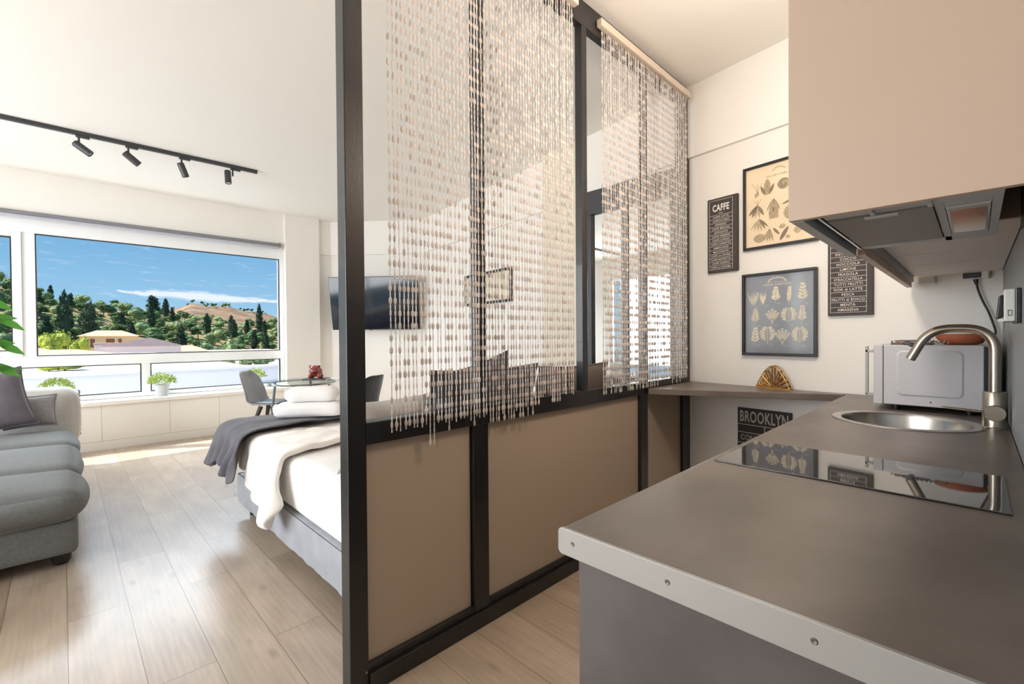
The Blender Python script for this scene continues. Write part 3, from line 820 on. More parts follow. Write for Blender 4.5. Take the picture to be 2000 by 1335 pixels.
# ------------------------------------------------------------------ cushions
def cushion(name, label, cat, c, w, h, t, rot, mt, seed=0, flange=0.0, group=None, pinch=0.10):
    """cushion in its own local frame: width along x, height along z, thickness along y"""
    o = thing(name, label, cat, c, 0, group)
    o.rotation_euler = rot
    rows_f, rows_b = [], []
    n = 22
    for i in range(n + 1):
        rf, rb = [], []
        for j in range(n + 1):
            u, v = -1 + 2 * i / n, -1 + 2 * j / n
            x = w / 2 * u * (1 - pinch * (1 - v * v)); z = h / 2 * v * (1 - pinch * (1 - u * u))
            th = t / 2 * (max(0, (1 - u ** 4)) * max(0, (1 - v ** 4))) ** 0.55
            wr = mnoise.noise((x * 7 + seed, z * 7, seed)) * 0.012 * (1 - max(abs(u), abs(v)) ** 6) + mnoise.noise((x * 22 + seed, z * 9, seed + 4)) * 0.004
            rf.append((x, -th + wr * (th > 1e-4), z + h / 2)); rb.append((x, th + wr * (th > 1e-4), z + h / 2))
        rows_f.append(rf); rows_b.append(rb)
    k = MB(); k.grid(rows_f); k.grid([r[::-1] for r in rows_b])
    make('cover', k, mt, o, smooth=True, local=True, merge=True, angle=70)
    if flange:
        e_ = MB(); ring = []
        N = 24
        per = [(-1 + 2 * i / N, -1) for i in range(N)] + [(1, -1 + 2 * i / N) for i in range(N)] + [(1 - 2 * i / N, 1) for i in range(N)] + [(-1, 1 - 2 * i / N) for i in range(N)]
        pts = []
        for u, v in per + per[:1]:
            pts.append((w / 2 * u * (1 - pinch * (1 - v * v)), 0, h / 2 * v * (1 - pinch * (1 - u * u)) + h / 2))
        e_.tube(pts, flange, n=6)
        make('piped_edge', e_, mt, o, smooth=True, local=True)
    return o
GP = 'pillows standing against the divider'
cushion('pillow', 'low pale grey pillow at the left end, behind the bead strands', 'pillow', (1.14, 2.12, 0.60), 0.46, 0.36, 0.16, (R(16), 0, R(4)), m_pil_light, 1.0, group=GP)
cushion('pillow', 'wide charcoal pillow standing straight behind the bead strands', 'pillow', (1.50, 1.80, 0.585), 0.72, 0.52, 0.17, (R(13), 0, R(2)), m_pil_dark, 2.0, 0.006, group=GP, pinch=0.07)
cushion('pillow', 'charcoal pillow tipped up with one corner above the others', 'pillow', (1.70, 2.00, 0.65), 0.52, 0.47, 0.17, (R(10), R(-13), R(-4)), m_pil_dark, 3.0, 0.006, group=GP)
cushion('pillow', 'brown velvet pillow at the right end, showing past the divider post', 'pillow', (2.20, 1.79, 0.585), 0.62, 0.50, 0.18, (R(12), 0, R(-3)), m_pil_brown, 4.0, 0.006, group=GP, pinch=0.07)

# ------------------------------------------------------------------ sofa
sofa = thing('sofa', 'grey linen sofa with plump seat cushions reaching towards the window', 'sofa', (-0.45, 4.85, 0))
make('base', MB().softbox((-0.52, 4.86, 0.165), (0.57, 1.40, 0.095), 0.03, 12, (0.004, 0.004, 0), 0.002, 5), m_sofa, sofa, smooth=True, merge=True, angle=80)
for x, y in ((-0.02, 3.57), (-1.0, 3.57), (-0.02, 6.14), (-1.0, 6.14)):
    make('leg', MB().lathe([(0.0, 0.0), (0.030, 0.0), (0.042, 0.02), (0.042, 0.075), (0.0, 0.075)], (x, y, 0), 18), m_darkwood, sofa, smooth=True)
for y0, y1, sd in ((3.39, 4.06, 1), (4.08, 5.04, 2), (5.06, 5.82, 3)):
    k = MB().softbox((-0.50, (y0 + y1) / 2, 0.345), (0.57, (y1 - y0) / 2 - 0.012, 0.088), 0.082, 16, (0.03, 0.012 if sd != 1 else 0.03, 0.045), 0.014, 4.5, seed=sd)
    make('seat_cushion', k, m_sofa, sofa, smooth=True, merge=True, angle=80)
k = MB().softbox((-0.52, 6.06, 0.53), (0.62, 0.19, 0.265), 0.10, 16, (0.02, 0.04, 0.01), 0.012, 5, seed=6)
make('backrest', k, m_sofa_l, sofa, smooth=True, merge=True, angle=80)
pp_ = []
for i in range(40):
    a = i / 39
    z = 0.34 + 0.42 * a; pp_.append((0.108 + 0.006 * math.sin(i * 1.9), 5.99 + 0.05 * a + 0.004 * math.sin(i * 2.7), z))
make('piping', MB().tube(pp_, 0.006, n=6), m_sofa, sofa, smooth=True)
cushion('throw_pillow', 'large purple grey velvet throw pillow leaning on the sofa back', 'cushion', (-0.40, 5.50, 0.497), 0.52, 0.50, 0.15, (R(-14), R(-11), R(6)), m_pil_purple, 9.0, 0.005, 'throw pillows on the sofa')
cushion('throw_pillow', 'small grey flanged throw pillow at the end of the sofa back', 'cushion', (-0.20, 5.66, 0.497), 0.32, 0.27, 0.12, (R(-10), 0, R(4)), m_pil_small, 11.0, 0.008, 'throw pillows on the sofa')

# ------------------------------------------------------------------ leafy plant left of the sofa
def leaf(mb, p, d, n, L, w, fold=0.25):
    d = Vector(d).normalized(); n = Vector(n); s = d.cross(n).normalized(); n = s.cross(d)
    p = Vector(p); mid = []; lf = []; rg = []
    prof = [(0.0, 0.0), (0.15, 0.55), (0.38, 1.0), (0.62, 0.86), (0.84, 0.42), (1.0, 0.0)]
    vs = []
    for t, ww in prof:
        c = p + d * (L * t) - n * (0.22 * L * t * t)
        vs += [c - s * (w * ww / 2) + n * (fold * w * ww / 2), c, c + s * (w * ww / 2) + n * (fold * w * ww / 2)]
    fs = []
    for i in range(len(prof) - 1):
        a = i * 3; fs += [(a, a + 1, a + 4, a + 3), (a + 1, a + 2, a + 5, a + 4)]
    mb.add(vs, fs)
pl = thing('potted_ficus', 'green leafy potted plant at the left edge in front of the sofa', 'plant', (-0.52, 3.02, 0))
make('pot', MB().lathe([(0.0, 0.0), (0.11, 0.0), (0.15, 0.30), (0.155, 0.31), (0.14, 0.31), (0.135, 0.28), (0.0, 0.28)], (-0.52, 3.02, 0), 28), m_pot, pl, smooth=True)
make('soil', MB().lathe([(0.0, 0.285), (0.134, 0.282)], (-0.52, 3.02, 0), 20), m_soil, pl)
tb = MB(); lv = MB(); rng = random.Random(5)
tb.tube([(-0.52, 3.02, 0.28), (-0.50, 3.03, 0.7), (-0.52, 3.0, 1.1), (-0.50, 3.02, 1.5)], [0.018, 0.015, 0.012, 0.006], n=8)
for k in range(24):
    z = 1.02 + 0.50 * k / 23; a = k * 2.4
    b0 = Vector((-0.51, 3.02, z)); ln = 0.30 - 0.12 * (k / 23)
    dirv = Vector((math.cos(a), math.sin(a), 0.35)).normalized()
    tip = b0 + dirv * ln
    tb.tube([b0, b0 + dirv * ln * 0.5 + Vector((0, 0, 0.03)), tip], [0.005, 0.004, 0.002], n=5)
    for q in range(6):
        pt = b0.lerp(tip, 0.35 + 0.65 * q / 5)
        dd = (dirv + Vector((rng.uniform(-1, 1), rng.uniform(-1, 1), rng.uniform(-0.5, 0.4))) * 0.75)
        if q == 5: dd = dirv + Vector((0, 0, -0.3))
        leaf(lv, pt, dd, (rng.uniform(-0.3, 0.3), rng.uniform(-0.3, 0.3), 1), rng.uniform(0.085, 0.115), rng.uniform(0.036, 0.046))
# the sprays that reach into view
for bx, by, bz, tx, ty_, tz in ((-0.40, 3.0, 1.36, -0.20, 2.98, 1.33), (-0.40, 3.0, 1.25, -0.20, 3.0, 1.22), (-0.42, 3.0, 1.12, -0.21, 3.0, 1.12), (-0.5, 3.0, 1.40, -0.24, 3.0, 1.42)):
    b0, tip = Vector((bx, by, bz)), Vector((tx, ty_, tz))
    tb.tube([Vector((-0.51, 3.02, bz - 0.08)), b0, tip], [0.005, 0.004, 0.002], n=5)
    for q in range(5):
        pt = b0.lerp(tip, 0.3 + 0.7 * q / 4); sgn = 1 if q % 2 else -1
        leaf(lv, pt, (0.9, rng.uniform(-0.2, 0.2), 0.25 * sgn - 0.12), (0.1, -0.75, 0.6), rng.uniform(0.085, 0.10), 0.042)
make('stem', tb, m_bark, pl, smooth=True)
make('leaves', lv, m_leaf, pl, smooth=True)

# ------------------------------------------------------------------ three little plants on the sill
def herb_pot(x, y, z, label, seed):
    t = thing('potted_herb', label, 'plant', (x, y, z), group='small plants on the window sill')
    rng = random.Random(seed)
    make('pot', MB().lathe([(0.0, 0.0), (0.062, 0.0), (0.074, 0.125), (0.078, 0.128), (0.078, 0.138), (0.066, 0.138), (0.064, 0.11), (0.0, 0.11)], (x, y, z), 24), m_pot, t, smooth=True)
    f = MB()
    for i in range(560):
        th, ph = rng.uniform(0, 6.283), math.acos(rng.uniform(-0.15, 1))
        r_ = rng.uniform(0.6, 1.05)
        c = Vector((x + 0.135 * r_ * math.sin(ph) * math.cos(th), y + 0.12 * r_ * math.sin(ph) * math.sin(th), z + 0.165 + 0.105 * r_ * math.cos(ph)))
        d = (c - Vector((x, y, z + 0.13))).normalized() + Vector((rng.uniform(-.5, .5), rng.uniform(-.5, .5), rng.uniform(-.2, .6)))
        leaf(f, c, d, (rng.uniform(-1, 1), rng.uniform(-1, 1), 0.7), rng.uniform(0.018, 0.030), rng.uniform(0.010, 0.016))
    for i in range(14):
        a = i * 0.449
        f.tube([(x, y, z + 0.11), (x + 0.09 * math.cos(a), y + 0.09 * math.sin(a), z + 0.19)], 0.002, n=4)
    make('foliage', f, m_herb, t, smooth=False)
herb_pot(-0.05, 7.03, 0.545, 'small lime green potted plant on the sill behind the sofa back', 1)
herb_pot(0.868, 7.03, 0.545, 'small lime green plant in a pale pot on the sill, in full view', 2)
herb_pot(1.90, 7.03, 0.545, 'small lime green potted plant on the sill behind the side-on shell chair', 3)

# ------------------------------------------------------------------ glass table, chairs
TC = Vector((1.99, 5.52, 0))
t = thing('dining_table', 'round glass dining table with slim metal legs in the far corner', 'table', tuple(TC))
make('tabletop', MB().lathe([(0.0, 0.738), (0.444, 0.738), (0.45, 0.743), (0.444, 0.748), (0.0, 0.748)], TC, 64), m_table_glass, t, smooth=True)
rg = MB(); pts = [(TC.x + 0.36 * math.cos(a * 2 * math.pi / 40), TC.y + 0.36 * math.sin(a * 2 * math.pi / 40), 0.725) for a in range(41)]
rg.tube(pts, 0.011, n=8)
make('support_ring', rg, m_chrome, t, smooth=True)
for k in range(4):
    a = R(52 + 90 * k)
    make('leg', MB().tube([(TC.x + 0.30 * math.cos(a), TC.y + 0.30 * math.sin(a), 0.73), (TC.x + 0.37 * math.cos(a), TC.y + 0.37 * math.sin(a), 0.0)], [0.016, 0.013], n=12), m_chrome, t, smooth=True)
def shell_chair(name, label, loc, face, mt):
    t = thing(name, label, 'chair', loc, face, 'shell chairs at the glass table')
    prof = [(0.235, 0.425), (0.225, 0.452), (0.17, 0.458), (0.08, 0.447), (-0.02, 0.438), (-0.11, 0.442), (-0.165, 0.465), (-0.20, 0.52), (-0.225, 0.60), (-0.248, 0.69), (-0.275, 0.78), (-0.298, 0.83), (-0.318, 0.846)]
    half = [0.20, 0.215, 0.228, 0.235, 0.236, 0.232, 0.226, 0.222, 0.218, 0.21, 0.185, 0.145, 0.10]
    curl = [0.0, 0.004, 0.012, 0.022, 0.03, 0.038, 0.05, 0.05, 0.042, 0.034, 0.026, 0.016, 0.008]
    rows = []
    for i, ((x, z), hw, cu) in enumerate(zip(prof, half, curl)):
        back = max(0.0, min(1.0, (i - 5) / 3))
        row = []
        for j in range(15):
            v = -1 + 2 * j / 14
            k = abs(v) ** 3
            row.append((x + k * cu * back * 1.6, v * hw, z + k * cu * (1 - back)))
        rows.append(row)
    o = make('shell', MB().grid(rows), mt, t, smooth=True, local=True, angle=80)
    md = o.modifiers.new('subdivision', 'SUBSURF'); md.levels = 1; md.render_levels = 2
    md = o.modifiers.new('thickness', 'SOLIDIFY'); md.thickness = 0.008
    make('seat_pad', MB().softbox((0.05, 0, 0.462), (0.17, 0.185, 0.016), 0.014, 8, (0, 0, 0.008)), m_chair2, t, smooth=True, local=True, merge=True)
    for sx, sy in ((1, 1), (1, -1), (-1, 1), (-1, -1)):
        make('leg', MB().tube([(0.02 + sx * 0.07, sy * 0.085, 0.42), (0.02 + sx * 0.19, sy * 0.20, 0.0)], [0.027, 0.013], n=10), m_darkwood, t, smooth=True, local=True)
    cr = MB(); cr.tube([(0.13, 0.13, 0.24), (-0.09, -0.13, 0.24)], 0.006, n=6); cr.tube([(0.13, -0.13, 0.24), (-0.09, 0.13, 0.24)], 0.006, n=6)
    make('brace', cr, m_blackpl, t, smooth=True, local=True)
    return t
shell_chair('shell_chair', 'shell chair, glare painted grey, seen from the side, left of the glass table', (1.80, 6.10, 0), math.atan2(-0.70, 0.70), m_chair)
shell_chair('shell_chair', 'charcoal shell chair turned its back, right of the white towels', (2.24, 4.72, 0), math.atan2(0.80, -0.38), m_chair2)
bk = thing('book', 'thin dark book lying on the glass table under the figurine', 'book', (2.13, 5.46, 0.748), R(-40))
make('cover', MB().box(-0.13, 0.13, -0.09, 0.09, 0.0005, 0.0215), m_book, bk, local=True, bevel=0.002)
make('pages', MB().box(-0.127, 0.132, -0.087, 0.087, 0.004, 0.018), m_paper, bk, local=True)
fg = MB()
for c, r_ in (((0, 0, 0.075), (0.078, 0.066, 0.060)), ((0, -0.055, 0.100), (0.052, 0.045, 0.045)), ((0, -0.088, 0.088), (0.032, 0.026, 0.024)), ((0.048, -0.04, 0.140), (0.022, 0.012, 0.018)), ((-0.048, -0.04, 0.140), (0.022, 0.012, 0.018)),
              ((0.052, -0.045, 0.03), (0.022, 0.024, 0.034)), ((-0.052, -0.045, 0.03), (0.022, 0.024, 0.034)), ((0.05, 0.04, 0.03), (0.024, 0.026, 0.034)), ((-0.05, 0.04, 0.03), (0.024, 0.026, 0.034)), ((0, -0.05, 0.135), (0.04, 0.035, 0.02)), ((0, 0.072, 0.09), (0.012, 0.012, 0.02))):
    fg.ell(c, r_, 16, 12)
pg = thing('animal_figurine', 'shiny red brown ceramic animal figurine on the glass table', 'figurine', (2.12, 5.45, 0.770), R(-38))
b_ = make('figure', fg, m_pig, pg, local=True)
md = b_.modifiers.new('merge', 'REMESH'); md.mode = 'VOXEL'; md.voxel_size = 0.006; md.use_smooth_shade = True
md = b_.modifiers.new('soften', 'SMOOTH'); md.factor = 0.5; md.iterations = 3
for sx in (-1, 1): make('eye', MB().ell((sx * 0.022, -0.093, 0.118), (0.007, 0.006, 0.008), 8, 6), m_blackpl, pg, local=True, smooth=True)

# ------------------------------------------------------------------ kitchen worktop, base units, shelf
YW = -0.083
ZT = 0.905; ZB = 0.862
SX, SY, SR = 2.310, 0.198, 0.205      # sink hole
wt = thing('worktop', 'long stone grey kitchen worktop with a pale metal end strip', 'worktop', (1.8, 0.2, ZB))
k = MB()
prof = [(0.40, ZB), (0.505, ZB), (0.512, ZB + 0.003), (0.515, ZB + 0.010), (0.515, ZT - 0.010), (0.512, ZT - 0.003), (0.505, ZT), (0.40, ZT)]
def xend(y): return XW(y) - 0.003
xe = 3.149
k.prism([(0.625, y, z) for y, z in prof], (xe - 0.625, 0, 0))
def slab_poly(pts): k.prism([(x, y, ZB) for x, y in pts], (0, 0, ZT - ZB))
slab_poly([(xe, 0.40), (xend(0.515), 0.515), (xe, 0.515)])
slab_poly([(0.625, YW), (SX - 0.225, YW), (SX - 0.225, 0.40), (0.625, 0.40)])
slab_poly([(SX + 0.225, YW), (xend(YW), YW), (xe, 0.40), (SX + 0.225, 0.40)])
slab_poly([(SX - 0.225, YW), (SX + 0.225, YW), (SX + 0.225, -0.02), (SX - 0.225, -0.02)])
# ring round the sink hole
N = 64; vs = []; fs = []
x0_, x1_, y0_, y1_ = SX - 0.225, SX + 0.225, -0.02, 0.40
angs = [2 * math.pi * i / N for i in range(N)] + [math.atan2(y - SY, x - SX) % (2 * math.pi) for x in (x0_, x1_) for y in (y0_, y1_)]
angs.sort(); N = len(angs)
for a in angs:
    c, s = math.cos(a), math.sin(a)
    tt = min((x1_ - SX) / c if c > 1e-6 else ((x0_ - SX) / c if c < -1e-6 else 9), (y1_ - SY) / s if s > 1e-6 else ((y0_ - SY) / s if s < -1e-6 else 9))
    rr = min(SR, tt - 0.004)
    vs += [(SX + rr * c, SY + rr * s, ZT), (SX + tt * c, SY + tt * s, ZT), (SX + rr * c, SY + rr * s, ZB)]
for i in range(N):
    a, b = 3 * i, 3 * ((i + 1) % N)
    fs += [(a, a + 1, b + 1, b), (a, b, b + 2, a + 2)]
k.add(vs, fs)
make('top', k, m_counter, wt)
es = MB(); ys0, ys1 = YW, 0.516
pr = []
for cy, cz, a0 in ((ys1 - 0.009, ZT + 0.001 - 0.009, 0), (ys0 + 0.001, ZT + 0.001 - 0.001, 90), (ys0 + 0.001, ZB - 0.002 + 0.001, 180), (ys1 - 0.009, ZB - 0.002 + 0.009, 270)):
    rr = 0.009 if cy > 0.3 else 0.001
    for q in range(6):
        a = R(a0 + 90 * q / 5); pr.append((0.618, cy + rr * math.cos(a), cz + rr * math.sin(a)))
es.prism(pr, (0.007, 0, 0))
make('end_strip', es, m_alu, wt, bevel=0.0012)
for y in (0.484, 0.312, 0.131):
    make('screw', MB().lathe([(0.0, 0.0), (0.0042, 0.0), (0.003, 0.0012), (0.0, 0.0006)], (0.618, y, 0.884), 12, (-1, 0, 0)), m_screw, wt)

def base_unit(x0, x1, label, end_panel=False):
    t = thing('base_cabinet', label, 'cabinet', ((x0 + x1) / 2, 0.2, 0), group='base cabinets under the worktop')
    c = MB()
    if end_panel: c.box(x0, x0 + 0.018, YW, 0.488, 0.0, ZB - 0.0008)
    else: c.box(x0, x0 + 0.018, YW, 0.465, 0.1, ZB - 0.0008)
    c.box(x1 - 0.018, x1, YW, 0.465, 0.1, ZB - 0.0008)
    c.box(x0 + 0.018, x1 - 0.018, YW, YW + 0.01, 0.1, ZB); c.box(x0 + 0.018, x1 - 0.018, YW, 0.465, 0.1, 0.118)
    make('carcass', c, m_cab_stone, t, bevel=0.0015)
    make('plinth', MB().box(x0 + (0.02 if end_panel else 0), x1, 0.40, 0.416, 0, 0.1), m_cab_stone, t)
    xs = x0 + (0.02 if end_panel else 0.002)
    d = make('door', MB().box(xs, x1 - 0.002, 0.467, 0.486, 0.11, ZB - 0.01), m_cab_stone, t, bevel=0.0015)
    hd = MB(); hd.tube([(xs + 0.1, 0.486, 0.80), (xs + 0.1, 0.512, 0.80), (x1 - 0.1, 0.512, 0.80), (x1 - 0.1, 0.486, 0.80)], 0.005, n=8)
    make('handle', hd, m_nickel, d, smooth=True)
base_unit(0.640, 1.20, 'base cabinet with the mottled dark grey end panel facing the room', True)
base_unit(1.202, 1.62, 'base cabinet under the black hob')
base_unit(1.622, 2.03, 'base cabinet between the hob and the sink')
base_unit(2.60, 3.05, 'base cabinet under the microwave by the back wall')

shf = MB()
shf.prism([(2.665, YP - 0.016, 0.866), (3.192, YP - 0.016, 0.866), (xend(YP) - 0.01, YP - 0.016, 0.866), (xend(0.52) - 0.004, 0.520, 0.866), (3.100 - 0.0, 0.520, 0.866)], (0, 0, 0.038))
sh = make('breakfast_shelf', shf, m_counter, None, bevel=0.003)
tag(sh, 'stone grey shelf between the divider and the kitchen worktop', 'shelf')

# ------------------------------------------------------------------ hob, sink, tap
t = thing('induction_hob', 'narrow black glass hob set into the kitchen worktop', 'hob', (1.39, 0.22, ZT))
k = MB(); k.box(1.236, 1.546, -0.046, 0.487, ZT + 0.0004, ZT + 0.004)
make('glass_top', k, m_hob, t, bevel=0.0012)
make('bezel', MB().box(1.2345, 1.5475, -0.0475, 0.4885, ZT + 0.0004, ZT + 0.0022), m_hob_edge, t)
t = thing('sink', 'round brushed steel sink set into the worktop in front of the microwave', 'sink', (SX, SY, ZT))
pf = [(0.2255, ZT + 0.0005), (0.2245, ZT + 0.0035), (0.204, ZT + 0.0045), (0.194, ZT + 0.001), (0.190, ZT - 0.012), (0.186, ZT - 0.12), (0.170, ZT - 0.15), (0.12, ZT - 0.160), (0.03, ZT - 0.164)]
rim = MB().lathe(pf, (SX, SY, 0), 72)
rim.f = [f for f in rim.f if len(f) == 4]; rim.m = rim.m[:len(rim.f)]
make('bowl', rim, m_steel, t, smooth=True, angle=50)
make('drain', MB().lathe([(0.0, ZT - 0.162), (0.022, ZT - 0.160), (0.036, ZT - 0.158), (0.040, ZT - 0.163)], (SX, SY, 0), 32), m_nickel, t, smooth=True)
FX, FY = 2.345, -0.046
t = thing('kitchen_tap', 'brushed nickel kitchen tap with an angular gooseneck spout', 'tap', (FX, FY, ZT))
make('body', MB().lathe([(0.0, 0.0), (0.034, 0.0), (0.034, 0.004), (0.0325, 0.006), (0.0325, 0.126), (0.031, 0.129), (0.0, 0.129)], (FX, FY, ZT), 40), m_nickel, t, smooth=True)
def fillet(pts, r, n=8):
    out = [Vector(pts[0])]
    for i in range(1, len(pts) - 1):
        p = Vector(pts[i]); a = (Vector(pts[i - 1]) - p); b = (Vector(pts[i + 1]) - p)
        q = min(r, a.length * 0.49, b.length * 0.49)
        a = p + a.normalized() * q; b = p + b.normalized() * q
        for k_ in range(n + 1):
            s = k_ / n
            out.append(a * (1 - s) ** 2 + p * 2 * s * (1 - s) + b * s * s)
    out.append(Vector(pts[-1]))
    return out
sp = fillet([(FX, FY, ZT + 0.12), (FX, FY, 1.259), (FX, 0.125, 1.259), (FX, 0.180, 1.142)], 0.085, 12)
make('spout', MB().tube(sp, 0.0155, n=24), m_nickel, t, smooth=True, angle=50)
make('spout_tip', MB().cyl((FX, 0.1765, 1.149), (FX, 0.1806, 1.1405), 0.0125, n=20), m_dark_metal, t, smooth=True)
make('lever_hub', MB().lathe([(0.0, 0.0), (0.0265, 0.0), (0.0275, 0.002), (0.0275, 0.022), (0.026, 0.024), (0.0, 0.024)], (FX - 0.028, FY, 0.962), 32, (-1, 0, 0)), m_nickel, t, smooth=True)
make('lever', MB().tube([(FX - 0.042, FY + 0.02, 0.964), (FX - 0.042, FY + 0.135, 0.971)], [0.0045, 0.0035], n=12), m_nickel, t, smooth=True)

# ------------------------------------------------------------------ microwave and what lies on it
mw = thing('microwave', 'white microwave oven standing side-on in the kitchen corner behind the sink', 'microwave', (2.86, 0.12, ZT))
MX0, MX1, MY0, MY1, MZ0, MZ1 = 2.605, 3.075, -0.022, 0.290, 0.930, 1.192
def rrect(y0, y1, z0, z1, r, n=7):
    p = []
    for cy, cz, a0 in ((y1 - r, z1 - r, 0), (y0 + r, z1 - r, 90), (y0 + r, z0 + r, 180), (y1 - r, z0 + r, 270)):
        for q in range(n):
            a = R(a0 + 90 * q / (n - 1)); p.append((cy + r * math.cos(a), cz + r * math.sin(a)))
    return p
k = MB(); k.box(MX0 + 0.0, MX1, MY0, MY1, MZ0, MZ1)
# pressed rectangle on the visible side
make('casing', k, m_micro, mw, bevel=0.004)
pb = MB()
ra, rb_, rc = rrect(0.035, 0.247, 0.972, 1.168, 0.022), rrect(0.041, 0.241, 0.978, 1.162, 0.019), rrect(0.043, 0.239, 0.980, 1.160, 0.018)
rows = [[(MX0 - 0.0005, y, z) for y, z in ra] + [(MX0 - 0.0005, *ra[0])], [(MX0 - 0.0045, y, z) for y, z in rb_] + [(MX0 - 0.0045, *rb_[0])], [(MX0 - 0.0045, y, z) for y, z in rc] + [(MX0 - 0.0045, *rc[0])]]
pb.grid(rows); pb.poly([(MX0 - 0.0045, y, z) for y, z in rc])
make('pressed_panel', pb, m_micro, mw, smooth=True, angle=60)
make('vent_screw', MB().lathe([(0.0, 0.0), (0.0035, 0.0), (0.0, 0.001)], (MX0 - 0.001, 0.135, 0.951), 10, (-1, 0, 0)), m_screw, mw)
dr = make('door', MB().box(MX0 + 0.002, MX1 - 0.11, MY1 + 0.002, MY1 + 0.036, MZ0 - 0.002, MZ1), m_micro, mw, bevel=0.004)
make('control_panel', MB().box(MX1 - 0.108, MX1, MY1 + 0.002, MY1 + 0.034, MZ0 - 0.002, MZ1), m_micro, mw, bevel=0.004)
make('door_window', MB().box(MX0 + 0.05, MX1 - 0.15, MY1 + 0.036, MY1 + 0.038, MZ0 + 0.05, MZ1 - 0.05), m_micro_dark, dr)
hm = MB(); hm.box(MX0 + 0.006, MX0 + 0.022, MY1 + 0.055, MY1 + 0.066, MZ0 + 0.035, MZ1 - 0.006)
hm.box(MX0 + 0.006, MX0 + 0.022, MY1 + 0.036, MY1 + 0.066, MZ0 + 0.03, MZ0 + 0.044); hm.box(MX0 + 0.006, MX0 + 0.022, MY1 + 0.036, MY1 + 0.066, MZ1 - 0.034, MZ1 - 0.022)
make('handle', hm, m_alu, dr, bevel=0.002)
make('rear_panel', MB().box(MX0 + 0.004, MX1 - 0.004, MY0 - 0.012, MY0, MZ0 + 0.006, MZ1 - 0.006), m_micro_dark, mw)
for x in (MX0 + 0.05, MX1 - 0.05):
    for y in (MY0 + 0.04, MY1 - 0.04):
        make('foot', MB().cyl((x, y, ZT + 0.0005), (x, y, MZ0), 0.014, 0.016, 14), m_blackpl, mw, smooth=True)
gr = MB()
zr = MZ1 + 0.006
gx0, gx1, gy0, gy1 = MX0 + 0.03, MX0 + 0.27, 0.138, 0.266
gr.tube([(gx0, gy0, zr), (gx1, gy0, zr), (gx1, gy1, zr), (gx0, gy1, zr), (gx0, gy0, zr)], 0.0035, n=6)
for i in range(15):
    y = gy0 + (gy1 - gy0) * (i + 0.5) / 15
    gr.tube([(gx0, y, zr), (gx1, y, zr)], 0.0022, n=5)
for y in (gy0, gy1):
    for x in (gx0 + 0.02, gx1 - 0.02): gr.tube([(x, y, MZ1), (x, y, zr + 0.012)], 0.003, n=5)
rk = make('cooling_rack', gr, m_rack, None, smooth=True); tag(rk, 'worn metal wire rack lying on the left of the microwave top', 'rack')
gr2 = MB(); zr = MZ1 + 0.017
for i in range(16):
    x = gx0 + 0.02 + (gx1 - gx0 - 0.05) * i / 15
    gr2.tube([(x, gy0 + 0.012, zr), (x, gy1 - 0.012, zr)], 0.0022, n=5)
gr2.tube([(gx0 + 0.01, gy0 + 0.012, zr), (gx1 - 0.02, gy0 + 0.012, zr), (gx1 - 0.02, gy1 - 0.012, zr), (gx0 + 0.01, gy1 - 0.012, zr), (gx0 + 0.01, gy0 + 0.012, zr)], 0.0032, n=6)
rk2 = make('cooling_rack', gr2, m_rack, None, smooth=True); tag(rk2, 'smaller wire rack stacked on the other rack on the microwave', 'rack')
td = MB().lathe([(0.0, MZ1 + 0.001), (0.050, MZ1 + 0.001), (0.066, MZ1 + 0.008), (0.080, MZ1 + 0.030), (0.085, MZ1 + 0.046), (0.081, MZ1 + 0.047), (0.074, MZ1 + 0.030), (0.052, MZ1 + 0.012), (0.0, MZ1 + 0.010)], (2.76, 0.046, 0), 40)
o = make('clay_dish', td, m_terra, None, smooth=True); tag(o, 'shallow terracotta dish standing on the microwave behind the tap', 'dish')
cl_ = thing('corkscrew', 'small dark metal corkscrew lying on the microwave beside the clay dish', 'corkscrew', (2.64, 0.215, MZ1))
make('handle', MB().tube([(2.618, 0.222, MZ1 + 0.010), (2.612, 0.196, MZ1 - 0.000), (2.610, 0.186, MZ1 - 0.004)], [0.009, 0.011, 0.008], n=12), m_dark_metal, cl_, smooth=True)
wv = MB(); wv.tube([(2.622 + 0.0, 0.18 - 0.10 * i / 40, MZ1 + 0.012 + 0.005 * math.sin(i * 1.1)) for i in range(41)], 0.003, n=6)
make('screw_wire', wv, m_chrome, cl_, smooth=True)

# ------------------------------------------------------------------ wall cabinets, hood
CY1 = 0.274; CZ = 1.474; CT = 2.75; CX = 1.075
t = thing('wall_cabinet', 'cashmere coloured wall cabinet above the hood, its blank end panel facing the camera', 'cabinet', (1.38, 0.1, CZ), group='wall cabinets over the worktop')
make('end_panel', MB().box(CX, CX + 0.018, YW, CY1, CZ, CT), m_cashmere, t, bevel=0.001)
make('side_panel', MB().box(1.675, 1.692, YW, CY1 - 0.022, CZ + 0.05, CT), m_cashmere, t, bevel=0.001)
make('top_panel', MB().box(CX + 0.018, 1.675, YW, CY1 - 0.022, CT - 0.018, CT), m_cashmere, t)
make('door', MB().box(CX + 0.020, 1.690, CY1 - 0.020, CY1 - 0.001, CZ + 0.035, CT - 0.002), m_cashmere, t, bevel=0.001)
inx = MB(); inx.box(CX + 0.018, 1.675, YW + 0.004, YW + 0.008, CZ + 0.02, CT - 0.018)
make('back_panel', inx, m_blackpl, t)
